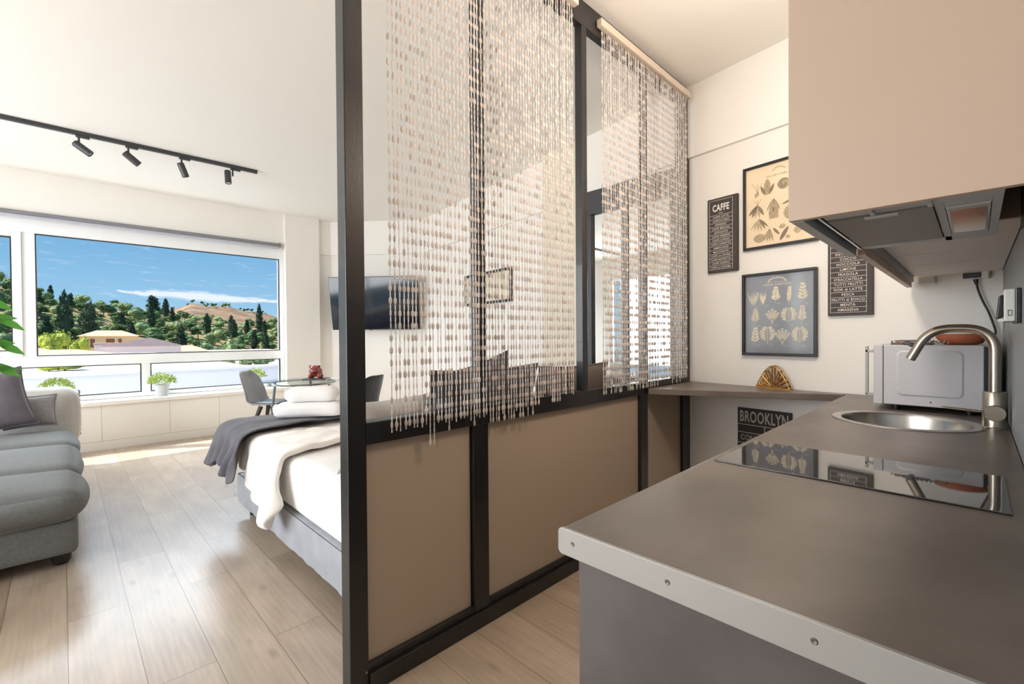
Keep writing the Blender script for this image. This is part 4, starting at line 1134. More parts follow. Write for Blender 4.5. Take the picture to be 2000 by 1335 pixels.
def wall_unit(x0, x1, label, slant=0.0):
    t = thing('wall_cabinet', label, 'cabinet', ((x0 + x1) / 2, 0.1, CZ), group='wall cabinets over the worktop')
    k = MB(); z0 = 1.528
    k.prism([(x0, YW, z0), (x1 - slant * 0, YW, z0), (x1, 0.222, z0), (x0, 0.222, z0)], (0, 0, CT - z0))
    make('carcass', k, m_board_in, t, bevel=0.002)
    make('door', MB().box(x0 + 0.001, x1 - 0.001, 0.230, 0.250, CZ, CT - 0.002), m_cashmere, t, bevel=0.001)
    make('grip_profile', MB().box(x0 + 0.001, x1 - 0.001, 0.2225, 0.2295, 1.500, 1.535), m_alu, t)
wall_unit(1.696, 2.223, 'wall cabinet just past the hood, pale underside showing')
wall_unit(2.229, 2.576, 'narrow middle wall cabinet with a pale underside')
wall_unit(2.582, 3.062, 'last wall cabinet, its pale underside meeting the back wall')

hd = thing('range_hood', 'grey slide-out range hood built in under the wall cabinet', 'range hood', (1.38, 0.1, CZ))
k = MB(); HZ = 1.486
# underside plate as a frame round filter, slot and lamp
k.box(CX + 0.019, 1.186, -0.034, 0.229, HZ, HZ + 0.012)
k.box(1.186, 1.668, 0.044, 0.058, HZ, HZ + 0.012)
k.box(1.604, 1.668, -0.034, 0.229, HZ, HZ + 0.012)
k.box(1.186, 1.604, -0.034, -0.020, HZ, HZ + 0.012)
k.box(1.186, 1.236, -0.020, 0.044, HZ, HZ + 0.012); k.box(1.566, 1.604, -0.020, 0.044, HZ, HZ + 0.012)
make('underside_plate', k, m_hood, hd, bevel=0.001)
bd = MB(); bd.box(CX + 0.020, 1.668, -0.034, -0.030, HZ + 0.012, HZ + 0.20); bd.box(CX + 0.020, 1.668, 0.229, 0.233, HZ + 0.012, HZ + 0.06); bd.box(CX + 0.020, 1.668, -0.034, 0.229, HZ + 0.06, HZ + 0.064)
make('motor_box', bd, m_micro_dark, hd)
make('slide_front', MB().box(CX + 0.019, 1.690, 0.251, 0.273, CZ - 0.001, CZ + 0.033), m_hood, hd, bevel=0.0015)
make('slide_rail', MB().box(CX + 0.06, 1.668, 0.2325, 0.2365, HZ - 0.002, HZ + 0.01), m_chrome, hd)
fl = make('grease_filter', MB().box(1.190, 1.600, 0.060, 0.227, HZ - 0.003, HZ + 0.006), m_filter, hd)
make('filter_latch', MB().box(1.192, 1.212, 0.11, 0.165, HZ - 0.006, HZ - 0.003), m_hood, fl, bevel=0.001)
lc = make('lamp_cover', MB().box(1.238, 1.564, -0.019, 0.043, HZ - 0.002, HZ + 0.008), m_hood, hd, bevel=0.002)
lf = MB(); rr_ = rrect(-0.014, 0.038, 1.262, 1.540, 0.010)
lf.prism([(z, y, HZ - 0.003) for y, z in rr_], (0, 0, 0.004))
make('lamp_glass', lf, m_lampglass, lc)
for x in (1.078,):
    pass
for y in (0.148, 0.062):
    make('switch', MB().box(1.122, 1.176, y - 0.004, y + 0.004, HZ - 0.006, HZ), m_hood, hd, bevel=0.001)

# sockets, plugs and cables in the corner
Os = WP(0.0, 1.512)
so = thing('socket_strip', 'white socket block under the wall cabinet on the back wall, black plug in it', 'socket', tuple(Os))
make('housing', MB().obox(Os + NW * 0.022, UW * 0.045, NW * 0.021, ZV * 0.017), m_whitepl, so, bevel=0.003)
make('plug_body', MB().obox(Os + NW * 0.046 - UW * 0.010, UW * 0.030, NW * 0.006, ZV * 0.012), m_blackpl, so, bevel=0.002)
make('strain_relief', MB().tube([Os + NW * 0.03 + ZV * -0.017 + UW * 0.0, Os + NW * 0.03 - ZV * 0.042 + UW * 0.004], [0.010, 0.006], n=12), m_blackpl, so, smooth=True)
cp = [Os + NW * 0.03 + UW * a + ZV * b for a, b in ((0.003, -0.035), (0.010, -0.075), (0.025, -0.125), (0.043, -0.170), (0.058, -0.225), (0.068, -0.265))]
cp += [Vector((3.050, -0.056, 1.22)), Vector((3.040, -0.044, 1.19)), Vector((3.04, -0.058, 1.16)), Vector((3.035, -0.056, 1.08)), Vector((3.03, -0.056, 0.96))]
cp = fillet(cp, 0.04, 5)
o = make('power_cord', MB().tube(cp, 0.0045, n=8), m_blackpl, None, smooth=True); tag(o, 'black power cord hanging from the plug down behind the microwave', 'cord')
Oj = WP(0.172, 1.508)
j_ = thing('junction_box', 'small white junction box under the last wall cabinet on the back wall', 'junction box', tuple(Oj))
make('housing', MB().obox(Oj + NW * 0.02, UW * 0.032, NW * 0.018, ZV * 0.018), m_whitepl, j_, bevel=0.004)
make('lid', MB().obox(Oj + NW * 0.039 - ZV * 0.002, UW * 0.026, NW * 0.002, ZV * 0.012), m_whitepl, j_, bevel=0.001)
sx_ = 1.916
w_ = thing('wall_socket', 'white and black wall socket on the grey splashback at the right edge', 'socket', (sx_, -0.085, 1.31))
make('back_plate', MB().box(sx_ - 0.086, sx_ + 0.10, -0.0845, -0.0735, 1.268, 1.362), m_micro_dark, w_, bevel=0.002)
make('housing', MB().box(sx_ - 0.085, sx_ + 0.09, -0.0735, -0.052, 1.272, 1.360), m_whitepl, w_, bevel=0.003)
make('mark', frame4(-0.008, 0.008, -0.008, 0.008, 0.002, Vector((sx_ - 0.0855, -0.0635, 1.295)), Vector((0, -1, 0)) * 0.5, ZV, Vector((-1, 0, 0)), 0.0, 0.0006), m_dark_metal, w_)
ad = thing('black_adapter', 'black plug adapter pushed into the wall socket on the splashback', 'adapter', (sx_ + 0.01, -0.05, 1.31))
k = MB(); k.prism([(sx_ - 0.07, -0.052, 1.283), (sx_ - 0.07, -0.038, 1.279), (sx_ - 0.07, -0.043, 1.342), (sx_ - 0.07, -0.052, 1.347)], (0.05, 0, 0))
make('body', k, m_blackpl, ad, bevel=0.003)
make('cap', MB().box(sx_ - 0.065, sx_ - 0.025, -0.052, -0.042, 1.272, 1.278), m_whitepl, ad)

# ------------------------------------------------------------------ lettering helper
def text_to(mb, s, O, u, v, n, hgt, wmax=None, bold=0.0, wfix=None, d=0.0):
    cu = bpy.data.curves.new('lettering_curve', 'FONT'); cu.body = s; cu.size = 1.0; cu.offset = bold; cu.space_character = 1.08
    cu.resolution_u = 3
    to = bpy.data.objects.new('lettering_curve', cu); COL.objects.link(to)
    dg = bpy.context.evaluated_depsgraph_get()
    me = bpy.data.meshes.new_from_object(to.evaluated_get(dg))
    vs = [Vector(q.co) for q in me.vertices]; fs = [tuple(p.vertices) for p in me.polygons]
    bpy.data.objects.remove(to); bpy.data.curves.remove(cu); bpy.data.meshes.remove(me)
    x0, x1 = min(p.x for p in vs), max(p.x for p in vs); y0, y1 = min(p.y for p in vs), max(p.y for p in vs)
    sy = hgt / (y1 - y0); sx = sy
    if wmax and (x1 - x0) * sx > wmax: sx = wmax / (x1 - x0)
    if wfix: sx = wfix / (x1 - x0)
    xm, ym = (x0 + x1) / 2, (y0 + y1) / 2
    mb.add([O + u * ((p.x - xm) * sx) + v * ((p.y - ym) * sy) + n * d for p in vs], fs)

def rect2(mb, O, u, v, n, a0, a1, b0, b1, d):
    mb.poly([O + u * a + v * b + n * d for a, b in ((a0, b0), (a1, b0), (a1, b1), (a0, b1))])

# CAFFE board
O = WP(1.332, 1.676); Wd, Hd = 0.212, 0.515
t = thing('menu_sign', 'narrow dark coffee sign headed CAFFE, left of the framed prints', 'sign', tuple(O))
make('board', slab(0, Wd, 0, Hd, O, UW, ZV, NW, 0.001, 0.022), m_sign, t, bevel=0.001)
tx = MB(); D = 0.0226
text_to(tx, 'CAFFE', O + UW * 0.096 + ZV * 0.447, UW, ZV, NW, 0.048, wfix=0.118, bold=0.03, d=D)
text_to(tx, '- MENU -', O + UW * 0.096 + ZV * 0.409, UW, ZV, NW, 0.007, 0.06, d=D)
rowsC = ['CAFFE LATTE', 'CAPPUCCINO', 'ESPRESSO', 'CAFFE MOCHA', 'AFFOGATO', 'CAFFE FREDDO', 'CAFFE LUNGO', 'CAFFE CORRETTO', 'AMERICANO', 'MACCHIATO', 'CAFFE con PANNA', 'CAFFE RISTRETTO', 'CAFFE DOPPIO', 'CAFFE con SCHIUMA']
top = 0.397; ph = (top - 0.022) / len(rowsC); L0, L1 = 0.014, 0.178
for i, s_ in enumerate(rowsC):
    z = top - ph * (i + 0.5)
    text_to(tx, s_, O + UW * 0.096 + ZV * z, UW, ZV, NW, 0.0125, 0.140, 0.002, d=D)
    rect2(tx, O, UW, ZV, NW, L0, L1, top - ph * i - 0.0009, top - ph * i + 0.0009, D)
rect2(tx, O, UW, ZV, NW, L0, L1, 0.0211, 0.0229, D); rect2(tx, O, UW, ZV, NW, L0, L1, 0.499, 0.5008, D)
rect2(tx, O, UW, ZV, NW, L0 - 0.0009, L0 + 0.0009, 0.022, 0.5, D); rect2(tx, O, UW, ZV, NW, L1 - 0.0009, L1 + 0.0009, 0.022, 0.5, D)
make('lettering', tx, m_ink, t)

# gelato flavour board
O = WP(0.601, 1.346); Wd, Hd = 0.212, 0.515
t = thing('menu_sign', 'dark sign listing ice cream flavours from COCCO to AMARENA, partly behind the hood', 'sign', tuple(O))
make('board', slab(0, Wd, 0, Hd, O, UW, ZV, NW, 0.001, 0.022), m_sign, t, bevel=0.001)
tx = MB()
rowsG = ['PISTACCHIO', 'COCCO', 'NOCCIOLA', 'LIMONE', 'FRAGOLA', 'STRACCIATELLA', 'TUTTI FRUTTI', 'FIOR di LATTE', 'PESCA', 'FRUTTI di BOSCO', 'MENTA', 'AMARENA']
ph = 0.0285; top = 0.018 + ph * len(rowsG); L0, L1 = 0.013, 0.184
wd = {'STRACCIATELLA': 0.135, 'TUTTI FRUTTI': 0.14, 'FIOR di LATTE': 0.142, 'FRUTTI di BOSCO': 0.156, 'PISTACCHIO': 0.125}
for i, s_ in enumerate(rowsG):
    z = top - ph * (i + 0.5)
    text_to(tx, s_, O + UW * 0.0985 + ZV * z, UW, ZV, NW, 0.0142, wd.get(s_, 0.115), 0.002, d=D)
    rect2(tx, O, UW, ZV, NW, L0, L1, top - ph * i - 0.0009, top - ph * i + 0.0009, D)
rect2(tx, O, UW, ZV, NW, L0, L1, 0.0171, 0.0189, D); rect2(tx, O, UW, ZV, NW, L0, L1, top + ph - 0.0009, top + ph + 0.0009, D); rect2(tx, O, UW, ZV, NW, L0, L1, 0.4991, 0.5009, D)
rect2(tx, O, UW, ZV, NW, L0 - 0.0009, L0 + 0.0009, 0.018, 0.5, D); rect2(tx, O, UW, ZV, NW, L1 - 0.0009, L1 + 0.0009, 0.018, 0.5, D)
make('lettering', tx, m_ink, t)

# BROOKLYN board, lower on the wall under the shelf
O = WP(1.124, 0.30); Wd, Hd = 0.332, 0.456
t = thing('wall_sign', 'dark sign headed BROOKLYN hanging under the shelf', 'sign', tuple(O))
make('board', slab(0, Wd, 0, Hd, O, UW, ZV, NW, 0.001, 0.020), M('sign_black', (36, 34, 36), 0.6), t, bevel=0.001)
tx = MB(); D2 = 0.0206
text_to(tx, 'BROOKLYN', O + UW * 0.166 + ZV * 0.402, UW, ZV, NW, 0.076, wfix=0.300, bold=0.022, d=D2)
for z in (0.345, 0.292, 0.222, 0.15): rect2(tx, O, UW, ZV, NW, 0.0, Wd, z, z + 0.005, D2)
rect2(tx, O, UW, ZV, NW, 0.172, 0.178, 0.297, 0.345, D2)
text_to(tx, 'CONEY ISLAND', O + UW * 0.166 + ZV * 0.262, UW, ZV, NW, 0.035, wfix=0.29, bold=0.01, d=D2)
make('lettering', tx, M('sign_grey_ink', (178, 168, 156), 0.7), t)

# ------------------------------------------------------------------ prints
def blob(mb, O, u, v, n, c, a, ln, wd_, d, k=10, pointed=True):
    """a flat leaf or petal in the print plane"""
    ca, sa = math.cos(a), math.sin(a); pts = []
    for i in range(k):
        t_ = i / (k - 1); 
        w = math.sin(math.pi * t_) ** (1.0 if pointed else 0.6) * wd_ / 2
        pts.append((t_ * ln, w))
    pts += [(x, -w) for x, w in pts[::-1][1:-1]]
    mb.poly([O + u * (c[0] + x * ca - y * sa) + v * (c[1] + x * sa + y * ca) + n * d for x, y in pts])
def stroke(mb, O, u, v, n, pts, w, d):
    for (x0, y0), (x1, y1) in zip(pts, pts[1:]):
        dx, dy = x1 - x0, y1 - y0; L_ = math.hypot(dx, dy) or 1; px, py = -dy / L_ * w / 2, dx / L_ * w / 2
        mb.poly([O + u * a + v * b + n * d for a, b in ((x0 + px, y0 + py), (x0 - px, y0 - py), (x1 - px, y1 - py), (x1 + px, y1 + py))])
# herb print
O = WP(1.092, 1.107); Wd, Hd = 0.440, 0.532
t = thing('framed_print', 'black framed slate grey print of pale herb sprigs, titled HERB GARDEN', 'picture', tuple(O))
make('frame', frame4(0, Wd, 0, Hd, 0.017, O, UW, ZV, NW, 0.001, 0.028), m_frame, t, bevel=0.002)
make('print', slab(0.012, Wd - 0.012, 0.012, Hd - 0.012, O, UW, ZV, NW, 0.003, 0.014), m_poster_grey, t)
pr_ = MB(); D3 = 0.0146
text_to(pr_, 'HERB GARDEN', O + UW * 0.215 + ZV * 0.452, UW, ZV, NW, 0.014, wfix=0.165, d=D3)
for i in range(11):
    a = math.pi * (i + 0.5) / 11
    blob(pr_, O, UW, ZV, NW, (0.215 + 0.046 * math.cos(a), 0.468 + 0.022 * math.sin(a)), a, 0.012, 0.008, D3)
stroke(pr_, O, UW, ZV, NW, [(0.215 + 0.05 * math.cos(math.pi * i / 12), 0.468 + 0.022 * math.sin(math.pi * i / 12)) for i in range(13)], 0.002, D3)
stroke(pr_, O, UW, ZV, NW, [(0.155, 0.467), (0.275, 0.467)], 0.002, D3)
def sprig(cx, cy, h, kind, seed):
    rg = random.Random(seed); st = lambda pts, w=0.0022: stroke(pr_, O, UW, ZV, NW, pts, w, D3); bl_ = lambda c, a, l, w: blob(pr_, O, UW, ZV, NW, c, a, l, w * 0.72, D3 + 0.0001 * rg.random())
    b = cy - h / 2
    if kind == 'stalk':
        for k_ in range(5): bl_((cx - 0.006 + 0.003 * k_, b), R(90 + 10 * (2 - k_)), h * rg.uniform(0.8, 1.0), 0.010)
        st([(cx + 0.01, b + h * 0.4), (cx + 0.026, b + h * 0.75)]); bl_((cx + 0.022, b + h * 0.75), R(60), 0.014, 0.012)
    elif kind == 'blade':
        for k_ in range(6): bl_((cx, b), R(90 + 7 * (2.5 - k_)), h * rg.uniform(0.6, 1.0), 0.009)
    elif kind == 'spike':
        st([(cx - 0.003, b), (cx + 0.003, b + h)])
        for i in range(16):
            f = 0.15 + 0.85 * i / 16
            for s in (-1, 1): bl_((cx - 0.003 + 0.006 * f, b + h * f), R(90 - s * 38), 0.019 * (1.25 - abs(f - 0.4)), 0.007)
    elif kind == 'bushy':
        st([(cx, b), (cx, b + h)])
        for i in range(9):
            f = 0.22 + 0.74 * i / 8; wdt = math.sin(math.pi * (0.25 + 0.72 * i / 9)) * h * 0.36
            for s in (-1, 1):
                ex, ey_ = cx + s * wdt, b + h * f + wdt * 0.35
                st([(cx, b + h * f - 0.004), (ex, ey_)], 0.0014)
                for q in range(3):
                    g = 0.45 + 0.55 * q / 2; bl_((cx + s * wdt * g, b + h * f + wdt * 0.35 * g), R(90 - s * (30 + 40 * rg.random())), 0.014, 0.010)
        bl_((cx, b + h * 0.93), R(90), 0.014, 0.009)
    elif kind == 'fan':
        for q in range(5):
            tilt = (q - 2) * 0.27; hh = h * (0.98 - 0.07 * abs(q - 2))
            tipx, tipy = cx + math.sin(tilt) * hh * 0.85, b + math.cos(tilt) * hh
            mx_, my_ = cx + (tipx - cx) * 0.35, b + (tipy - b) * 0.5
            st([(cx, b), (mx_, my_), (tipx, tipy)], 0.0014)
            for i in range(6):
                f = i / 5; px, py = mx_ + (tipx - mx_) * f, my_ + (tipy - my_) * f
                for s in (-1, 1): bl_((px, py), R(90 - s * 50) - tilt, 0.0115, 0.0065)
            bl_((tipx, tipy - 0.002), R(90) - tilt, 0.012, 0.007)
        st([(cx, b), (cx, b + h * 0.3)], 0.0026)
    elif kind in ('broad', 'fern'):
        st([(cx, b), (cx + 0.002, b + h)])
        m_, lw = {'broad': (5, (0.036, 0.022)), 'fern': (8, (0.036, 0.010))}[kind]
        for i in range(m_):
            f = 0.22 + 0.72 * i / (m_ - 1)
            for s in (-1, 1): bl_((cx + 0.002 * f, b + h * f), R(90 - s * (52 - 14 * f)), lw[0] * (1.15 - 0.55 * f) * rg.uniform(0.85, 1.1), lw[1] * (1.1 - 0.35 * f))
        bl_((cx + 0.002, b + h * 0.93), R(90), lw[0] * 0.6, lw[1] * 0.7)
    st([(cx + 0.012, b - 0.004), (cx + 0.030, b - 0.004)], 0.0022)
for cx, cy, h, kd in ((0.070, 0.372, 0.098, 'stalk'), (0.130, 0.372, 0.096, 'blade'), (0.207, 0.380, 0.092, 'broad'), (0.287, 0.378, 0.105, 'spike'), (0.360, 0.382, 0.112, 'broad'),
                      (0.080, 0.246, 0.098, 'fern'), (0.187, 0.246, 0.092, 'fan'), (0.283, 0.244, 0.100, 'bushy'), (0.358, 0.250, 0.105, 'fern'),
                      (0.080, 0.120, 0.105, 'broad'), (0.158, 0.126, 0.105, 'bushy'), (0.247, 0.118, 0.100, 'fan'), (0.346, 0.120, 0.100, 'bushy')):
    sprig(cx, cy, h, kd, cx * 1000)
make('sprig_drawing', pr_, m_sprig, t)
# vegetable print
O = WP(1.085, 1.795); Wd, Hd = 0.440, 0.540
t = thing('framed_print', 'black framed cream print of engraved vegetables, partly behind the wall cabinet', 'picture', tuple(O))
make('frame', frame4(0, Wd, 0, Hd, 0.017, O, UW, ZV, NW, 0.001, 0.026), m_frame, t, bevel=0.002)
make('print', slab(0.012, Wd - 0.012, 0.012, Hd - 0.012, O, UW, ZV, NW, 0.003, 0.014), m_poster_cream, t)
vg = MB(); dk = MB()
def B(c, a, l, w, mb=vg, pt=False): blob(mb, O, UW, ZV, NW, c, a, l, w, D3 + 0.0001 * (len(vg.f) % 5), 12, pt)
def S(pts, w=0.0018, mb=dk): stroke(mb, O, UW, ZV, NW, pts, w, D3 + 0.0008)
text_to(dk, 'VEGETABLES', O + UW * 0.22 + ZV * 0.450, UW, ZV, NW, 0.011, wfix=0.16, d=D3)
for i in range(9): B((0.19 + 0.007 * i, 0.478 + 0.012 * math.sin(math.pi * i / 8)), R(150 - 15 * i), 0.016, 0.006)
def hatch(cx, cy, w, h, n_):
    for i in range(n_):
        f = -0.8 + 1.6 * i / (n_ - 1); hh = h * math.sqrt(max(0, 1 - f * f)) * 0.92
        S([(cx + w * f, cy - hh), (cx + w * f * 0.8, cy + hh)], 0.0014)
# bulb with sprouts, corn cob, cabbage
B((0.075, 0.335), R(60), 0.04, 0.026); S([(0.09, 0.365), (0.07, 0.41), (0.052, 0.43)]); S([(0.09, 0.365), (0.105, 0.40), (0.118, 0.42)]); S([(0.09, 0.365), (0.088, 0.425)])
B((0.150, 0.335), R(90), 0.105, 0.042); B((0.14, 0.335), R(115), 0.075, 0.020, dk, True); B((0.16, 0.335), R(65), 0.075, 0.020, dk, True); hatch(0.150, 0.39, 0.015, 0.045, 5)
B((0.210, 0.385), 0, 0.078, 0.070)
for i in range(7): S([(0.248 + 0.034 * (1 - i / 8) * math.cos(a), 0.385 + 0.032 * (1 - i / 8) * math.sin(a)) for a in [0.5 * i + j * 0.5 for j in range(10)]], 0.0022)
for a in (-0.75, -0.45, -0.2, 0.15, 0.5):   # beet bunch, carrot bunch
    B((0.090, 0.285), R(-90) + a, 0.085, 0.020, dk if abs(a) > 0.3 else vg, True)
for a in (-0.5, 0, 0.5): S([(0.09, 0.285), (0.09 + 0.05 * math.sin(a), 0.285 + 0.035)])
for a in (-0.55, -0.3, -0.05, 0.2, 0.45): B((0.190, 0.305), R(-90) + a, 0.085, 0.015, vg, True); S([(0.19, 0.305), (0.19 + 0.075 * math.sin(a), 0.305 - 0.07 * math.cos(a))])
B((0.235, 0.255), R(20), 0.075, 0.014, dk, True)
for i in range(5): B((0.166 + 0.011 * i, 0.175), R(90), 0.078, 0.013); S([(0.1715 + 0.011 * i, 0.18), (0.1715 + 0.011 * i, 0.25)])
B((0.245, 0.200), R(0), 0.07, 0.085); hatch(0.280, 0.200, 0.026, 0.036, 6)
for a in (-0.7, -0.4, -0.1, 0.2, 0.5, 0.75): B((0.100, 0.195), R(-90) + a, 0.085, 0.013, dk if a > 0.3 else vg, True)
B((0.062, 0.068), 0, 0.082, 0.056); hatch(0.103, 0.068, 0.034, 0.024, 8)
for a in (-0.5, -0.25, 0.0, 0.25): B((0.165, 0.120), R(-90) + a, 0.085, 0.016, vg, True); S([(0.165, 0.12), (0.165 + 0.08 * math.sin(a), 0.12 - 0.075 * math.cos(a))])
B((0.185, 0.12), R(-50), 0.06, 0.016, dk)
B((0.225, 0.035), R(58), 0.095, 0.024, dk); B((0.222, 0.115), R(20), 0.04, 0.03); B((0.26, 0.06), R(-30), 0.03, 0.022)
B((0.305, 0.080), R(10), 0.045, 0.045); B((0.35, 0.10), R(70), 0.06, 0.035); B((0.33, 0.2), R(80), 0.09, 0.04); B((0.34, 0.33), R(60), 0.09, 0.05)
make('vegetable_drawing', vg, m_print_ink, t)
make('drawing_lines', dk, m_print_dark, t)

# ------------------------------------------------------------------ brass napkin holder
nh = thing('napkin_holder', 'brass fan shaped napkin holder on the grey shelf', 'napkin holder', tuple(WP(0.88, 0.904, 0.05)))
def fan(off):
    Of = WP(0.985, 0.904, off); k = MB()
    def P(a, b): return Of + UW * a + ZV * b
    Wn, Hn = 0.200, 0.142
    def arch(x):  # outline height
        f = abs(x / Wn - 0.5) * 2
        return Hn * (1 - f ** 1.75)
    k.tube([P(Wn * i / 30, max(0.004, arch(Wn * i / 30))) for i in range(31)], 0.0036, n=8)
    k.tube([P(0, 0.004), P(Wn, 0.004)], 0.004, n=8)
    # two fans of ribs that rise from the middle of the base, joined by scalloped arcs
    for i in range(9):
        a = math.pi * (i + 0.5) / 9
        L_ = 0.002
        while L_ < 0.2:
            x = Wn / 2 + math.cos(a) * L_; z = math.sin(a) * L_
            if x < 0.002 or x > Wn - 0.002 or z > arch(x): break
            L_ += 0.002
        c0, c1 = P(Wn / 2 + math.cos(a) * 0.016, 0.004 + math.sin(a) * 0.016), P(Wn / 2 + math.cos(a) * L_ * 0.98, 0.004 + math.sin(a) * L_ * 0.96)
        k.tube([c0, c0.lerp(c1, 0.7), c1], [0.0030, 0.0056, 0.0072], n=8)
    k.tube([P(Wn / 2 + 0.05 * math.cos(a), 0.004 + 0.062 * math.sin(a)) for a in [math.pi * i / 20 for i in range(21)]], 0.0025, n=6)
    k.tube([P(Wn / 2 + 0.016 * math.cos(a), 0.004 + 0.016 * math.sin(a)) for a in [math.pi * i / 12 for i in range(13)]], 0.003, n=6)
    return k
make('front_fan', fan(0.062), m_brass, nh, smooth=True)
make('rear_fan', fan(0.026), m_brass, nh, smooth=True)
make('base_plate', MB().prism([WP(0.985, 0.904, 0.022), WP(0.985, 0.904, 0.066), WP(0.787, 0.904, 0.066), WP(0.787, 0.904, 0.022)][::-1], (0, 0, 0.004)), m_brass, nh)

# ------------------------------------------------------------------ outside: terrace wall, roofs, houses, hillside
def azi_of(px):
    return YAW - math.atan((px - 1000) / FPX)
def pdir(px):
    a = azi_of(px); return Vector((math.cos(a), math.sin(a), 0))
def zat(px, py, d):
    """height of a point seen at picture row py, d metres away along the ground"""
    off = math.atan((px - 1000) / FPX)
    hor = 663.6 - (px - 121) * 0.0072
    return HC + (hor - py) / FPX * d * math.cos(off)
m_plaster = M('white_render', (176, 178, 188), 0.8)
pw = MB(); pw.box(-7, 7, 8.6, 8.8, -3.0, 0.745); pw.box(-7, 7, 8.57, 8.83, 0.745, 0.785)
o = make('terrace_parapet', pw, m_plaster, None); tag(o, 'white rendered terrace wall running just outside the window', 'wall')
tf = MB().box(-7, 7, 7.42, 8.6, -0.2, 0.02); o = make('terrace_floor', tf, M('terrace_tile', (186, 184, 182), 0.8), None); o['kind'] = 'structure'
m_earth = M('dry_earth', (172, 146, 104), 0.95, var=0.3, vs=0.09, detail=8, var2=(150, 140, 92))
m_earth2 = M('brown_heath', (118, 98, 84), 0.95, var=0.4, vs=0.09, detail=9, var2=(164, 132, 98))
m_town = M('town_ground', (170, 160, 146), 0.95, var=0.2, vs=0.2)
gm = MB().box(-120, 260, 12, 140, -13.2, -13.0)
o = make('town_ground', gm, m_town, None); o['kind'] = 'structure'
R1 = [(-400, 500), (-100, 530), (25, 556), (72, 584), (130, 591), (200, 602), (300, 614), (400, 628), (470, 636), (560, 640), (700, 640), (1100, 640)]
R2 = [(200, 640), (290, 620), (340, 600), (375, 592), (430, 598), (490, 606), (540, 620), (620, 632), (900, 640)]
def interp(t_, x):
    if x <= t_[0][0]: return t_[0][1]
    for (a, b), (c, d) in zip(t_, t_[1:]):
        if x <= c: return b + (d - b) * (x - a) / (c - a)
    return t_[-1][1]
def px_of(a): return 1000 + FPX * math.tan(YAW - a)
def hill_h(px, d):
    zr = zat(px, interp(R1, px), 235.0)
    if d <= 235:
        f = max(0.0, (d - 95) / 140.0); s = f ** 0.85
    else:
        s = 1 - 0.25 * (d - 235) / 60
    return -13 + (zr + 13) * s + 1.2 * mnoise.noise((px * 0.02, d * 0.03, 0.0)) * min(1, max(0, (d - 95) / 40))
def hill_far(px, d):
    zr = zat(px, interp(R2, px), 430.0)
    f = (d - 290) / 140.0
    return (-10 + (zr + 10) * (f ** 0.8 if f <= 1 else 1 - 0.3 * (f - 1))) + 2.0 * mnoise.noise((px * 0.03, d * 0.02, 4.0)) * min(1, f)
def terrain(fn, d0, d1, nd, p0, p1, npx):
    rows = []
    for i in range(nd + 1):
        d = d0 + (d1 - d0) * i / nd
        rows.append([tuple(pdir(p0 + (p1 - p0) * j / npx) * d + Vector((0, 0, fn(p0 + (p1 - p0) * j / npx, d)))) for j in range(npx + 1)])
    return MB().grid(rows)
o = make('hillside', terrain(hill_h, 95, 295, 44, -500, 760, 120), m_earth, None, smooth=True); o['kind'] = 'structure'
o = make('hill_ridge', terrain(hill_far, 290, 480, 30, 120, 900, 100), m_earth2, None, smooth=True); o['kind'] = 'structure'

def tree_mesh(name, kind, seed):
    rng = random.Random(seed); k = MB()
    blobs = []
    if kind == 'cypress':
        for i in range(9): blobs.append(((rng.uniform(-.03, .03), rng.uniform(-.03, .03), 0.12 + 0.095 * i), 0.13 * math.sin(math.pi * min(1, (i + 1.6) / 10.5)) + 0.015, 0.11))
    elif kind == 'tall':
        for i in range(16):
            a = rng.uniform(0, 6.3); r_ = rng.uniform(0.02, 0.125); blobs.append(((r_ * math.cos(a), r_ * math.sin(a), rng.uniform(0.62, 0.90)), rng.uniform(0.065, 0.09), rng.uniform(0.06, 0.085)))
    elif kind == 'pine':
        for i in range(9):
            a = rng.uniform(0, 6.3); r_ = rng.uniform(0.05, 0.30); blobs.append(((r_ * math.cos(a), r_ * math.sin(a), rng.uniform(0.42, 0.86)), rng.uniform(0.17, 0.25), rng.uniform(0.11, 0.16)))
    else:
        for i in range(10):
            a = rng.uniform(0, 6.3); r_ = rng.uniform(0.0, 0.34); blobs.append(((r_ * math.cos(a), r_ * math.sin(a), rng.uniform(0.22, 0.72)), rng.uniform(0.2, 0.28), rng.uniform(0.16, 0.24)))
    per = {'cypress': 90, 'pine': 75, 'bush': 75, 'tall': 90}[kind]
    for c, r_, h_ in blobs:
        for i in range(per):
            th, ph = rng.uniform(0, 6.283), math.acos(rng.uniform(-0.7, 1))
            n = Vector((math.sin(ph) * math.cos(th), math.sin(ph) * math.sin(th), math.cos(ph)))
            s = rng.uniform(0.8, 1.06)
            p = Vector(c) + Vector((n.x * r_, n.y * r_, n.z * h_)) * s
            d = (n + Vector((rng.uniform(-.7, .7), rng.uniform(-.7, .7), rng.uniform(-.3, .8)))).normalized()
            q = d.cross(Vector((rng.uniform(-1, 1), rng.uniform(-1, 1), rng.uniform(-1, 1)))).normalized()
            L_ = rng.uniform(0.035, 0.065) * (0.33 if kind == 'tall' else 1); w = L_ * 0.55
            k.add([p - q * w, p + d * L_ * 0.3 - q * w * 0.2 + n * 0.01, p + q * w, p + d * L_ * 1.3], [(0, 1, 2, 3)])
        k.ell(c, (r_ * 0.86, r_ * 0.86, h_ * 0.86), 8, 6)
    k.mi = 1
    k.tube([(0, 0, -0.05), (0.01, 0.0, 0.3), (0, 0.01, 0.6)], [0.03, 0.024, 0.012], n=6)
    return k
m_tpine = M('pine_green', (96, 122, 74), 0.9, var=0.35, vs=9, rand=0.25)
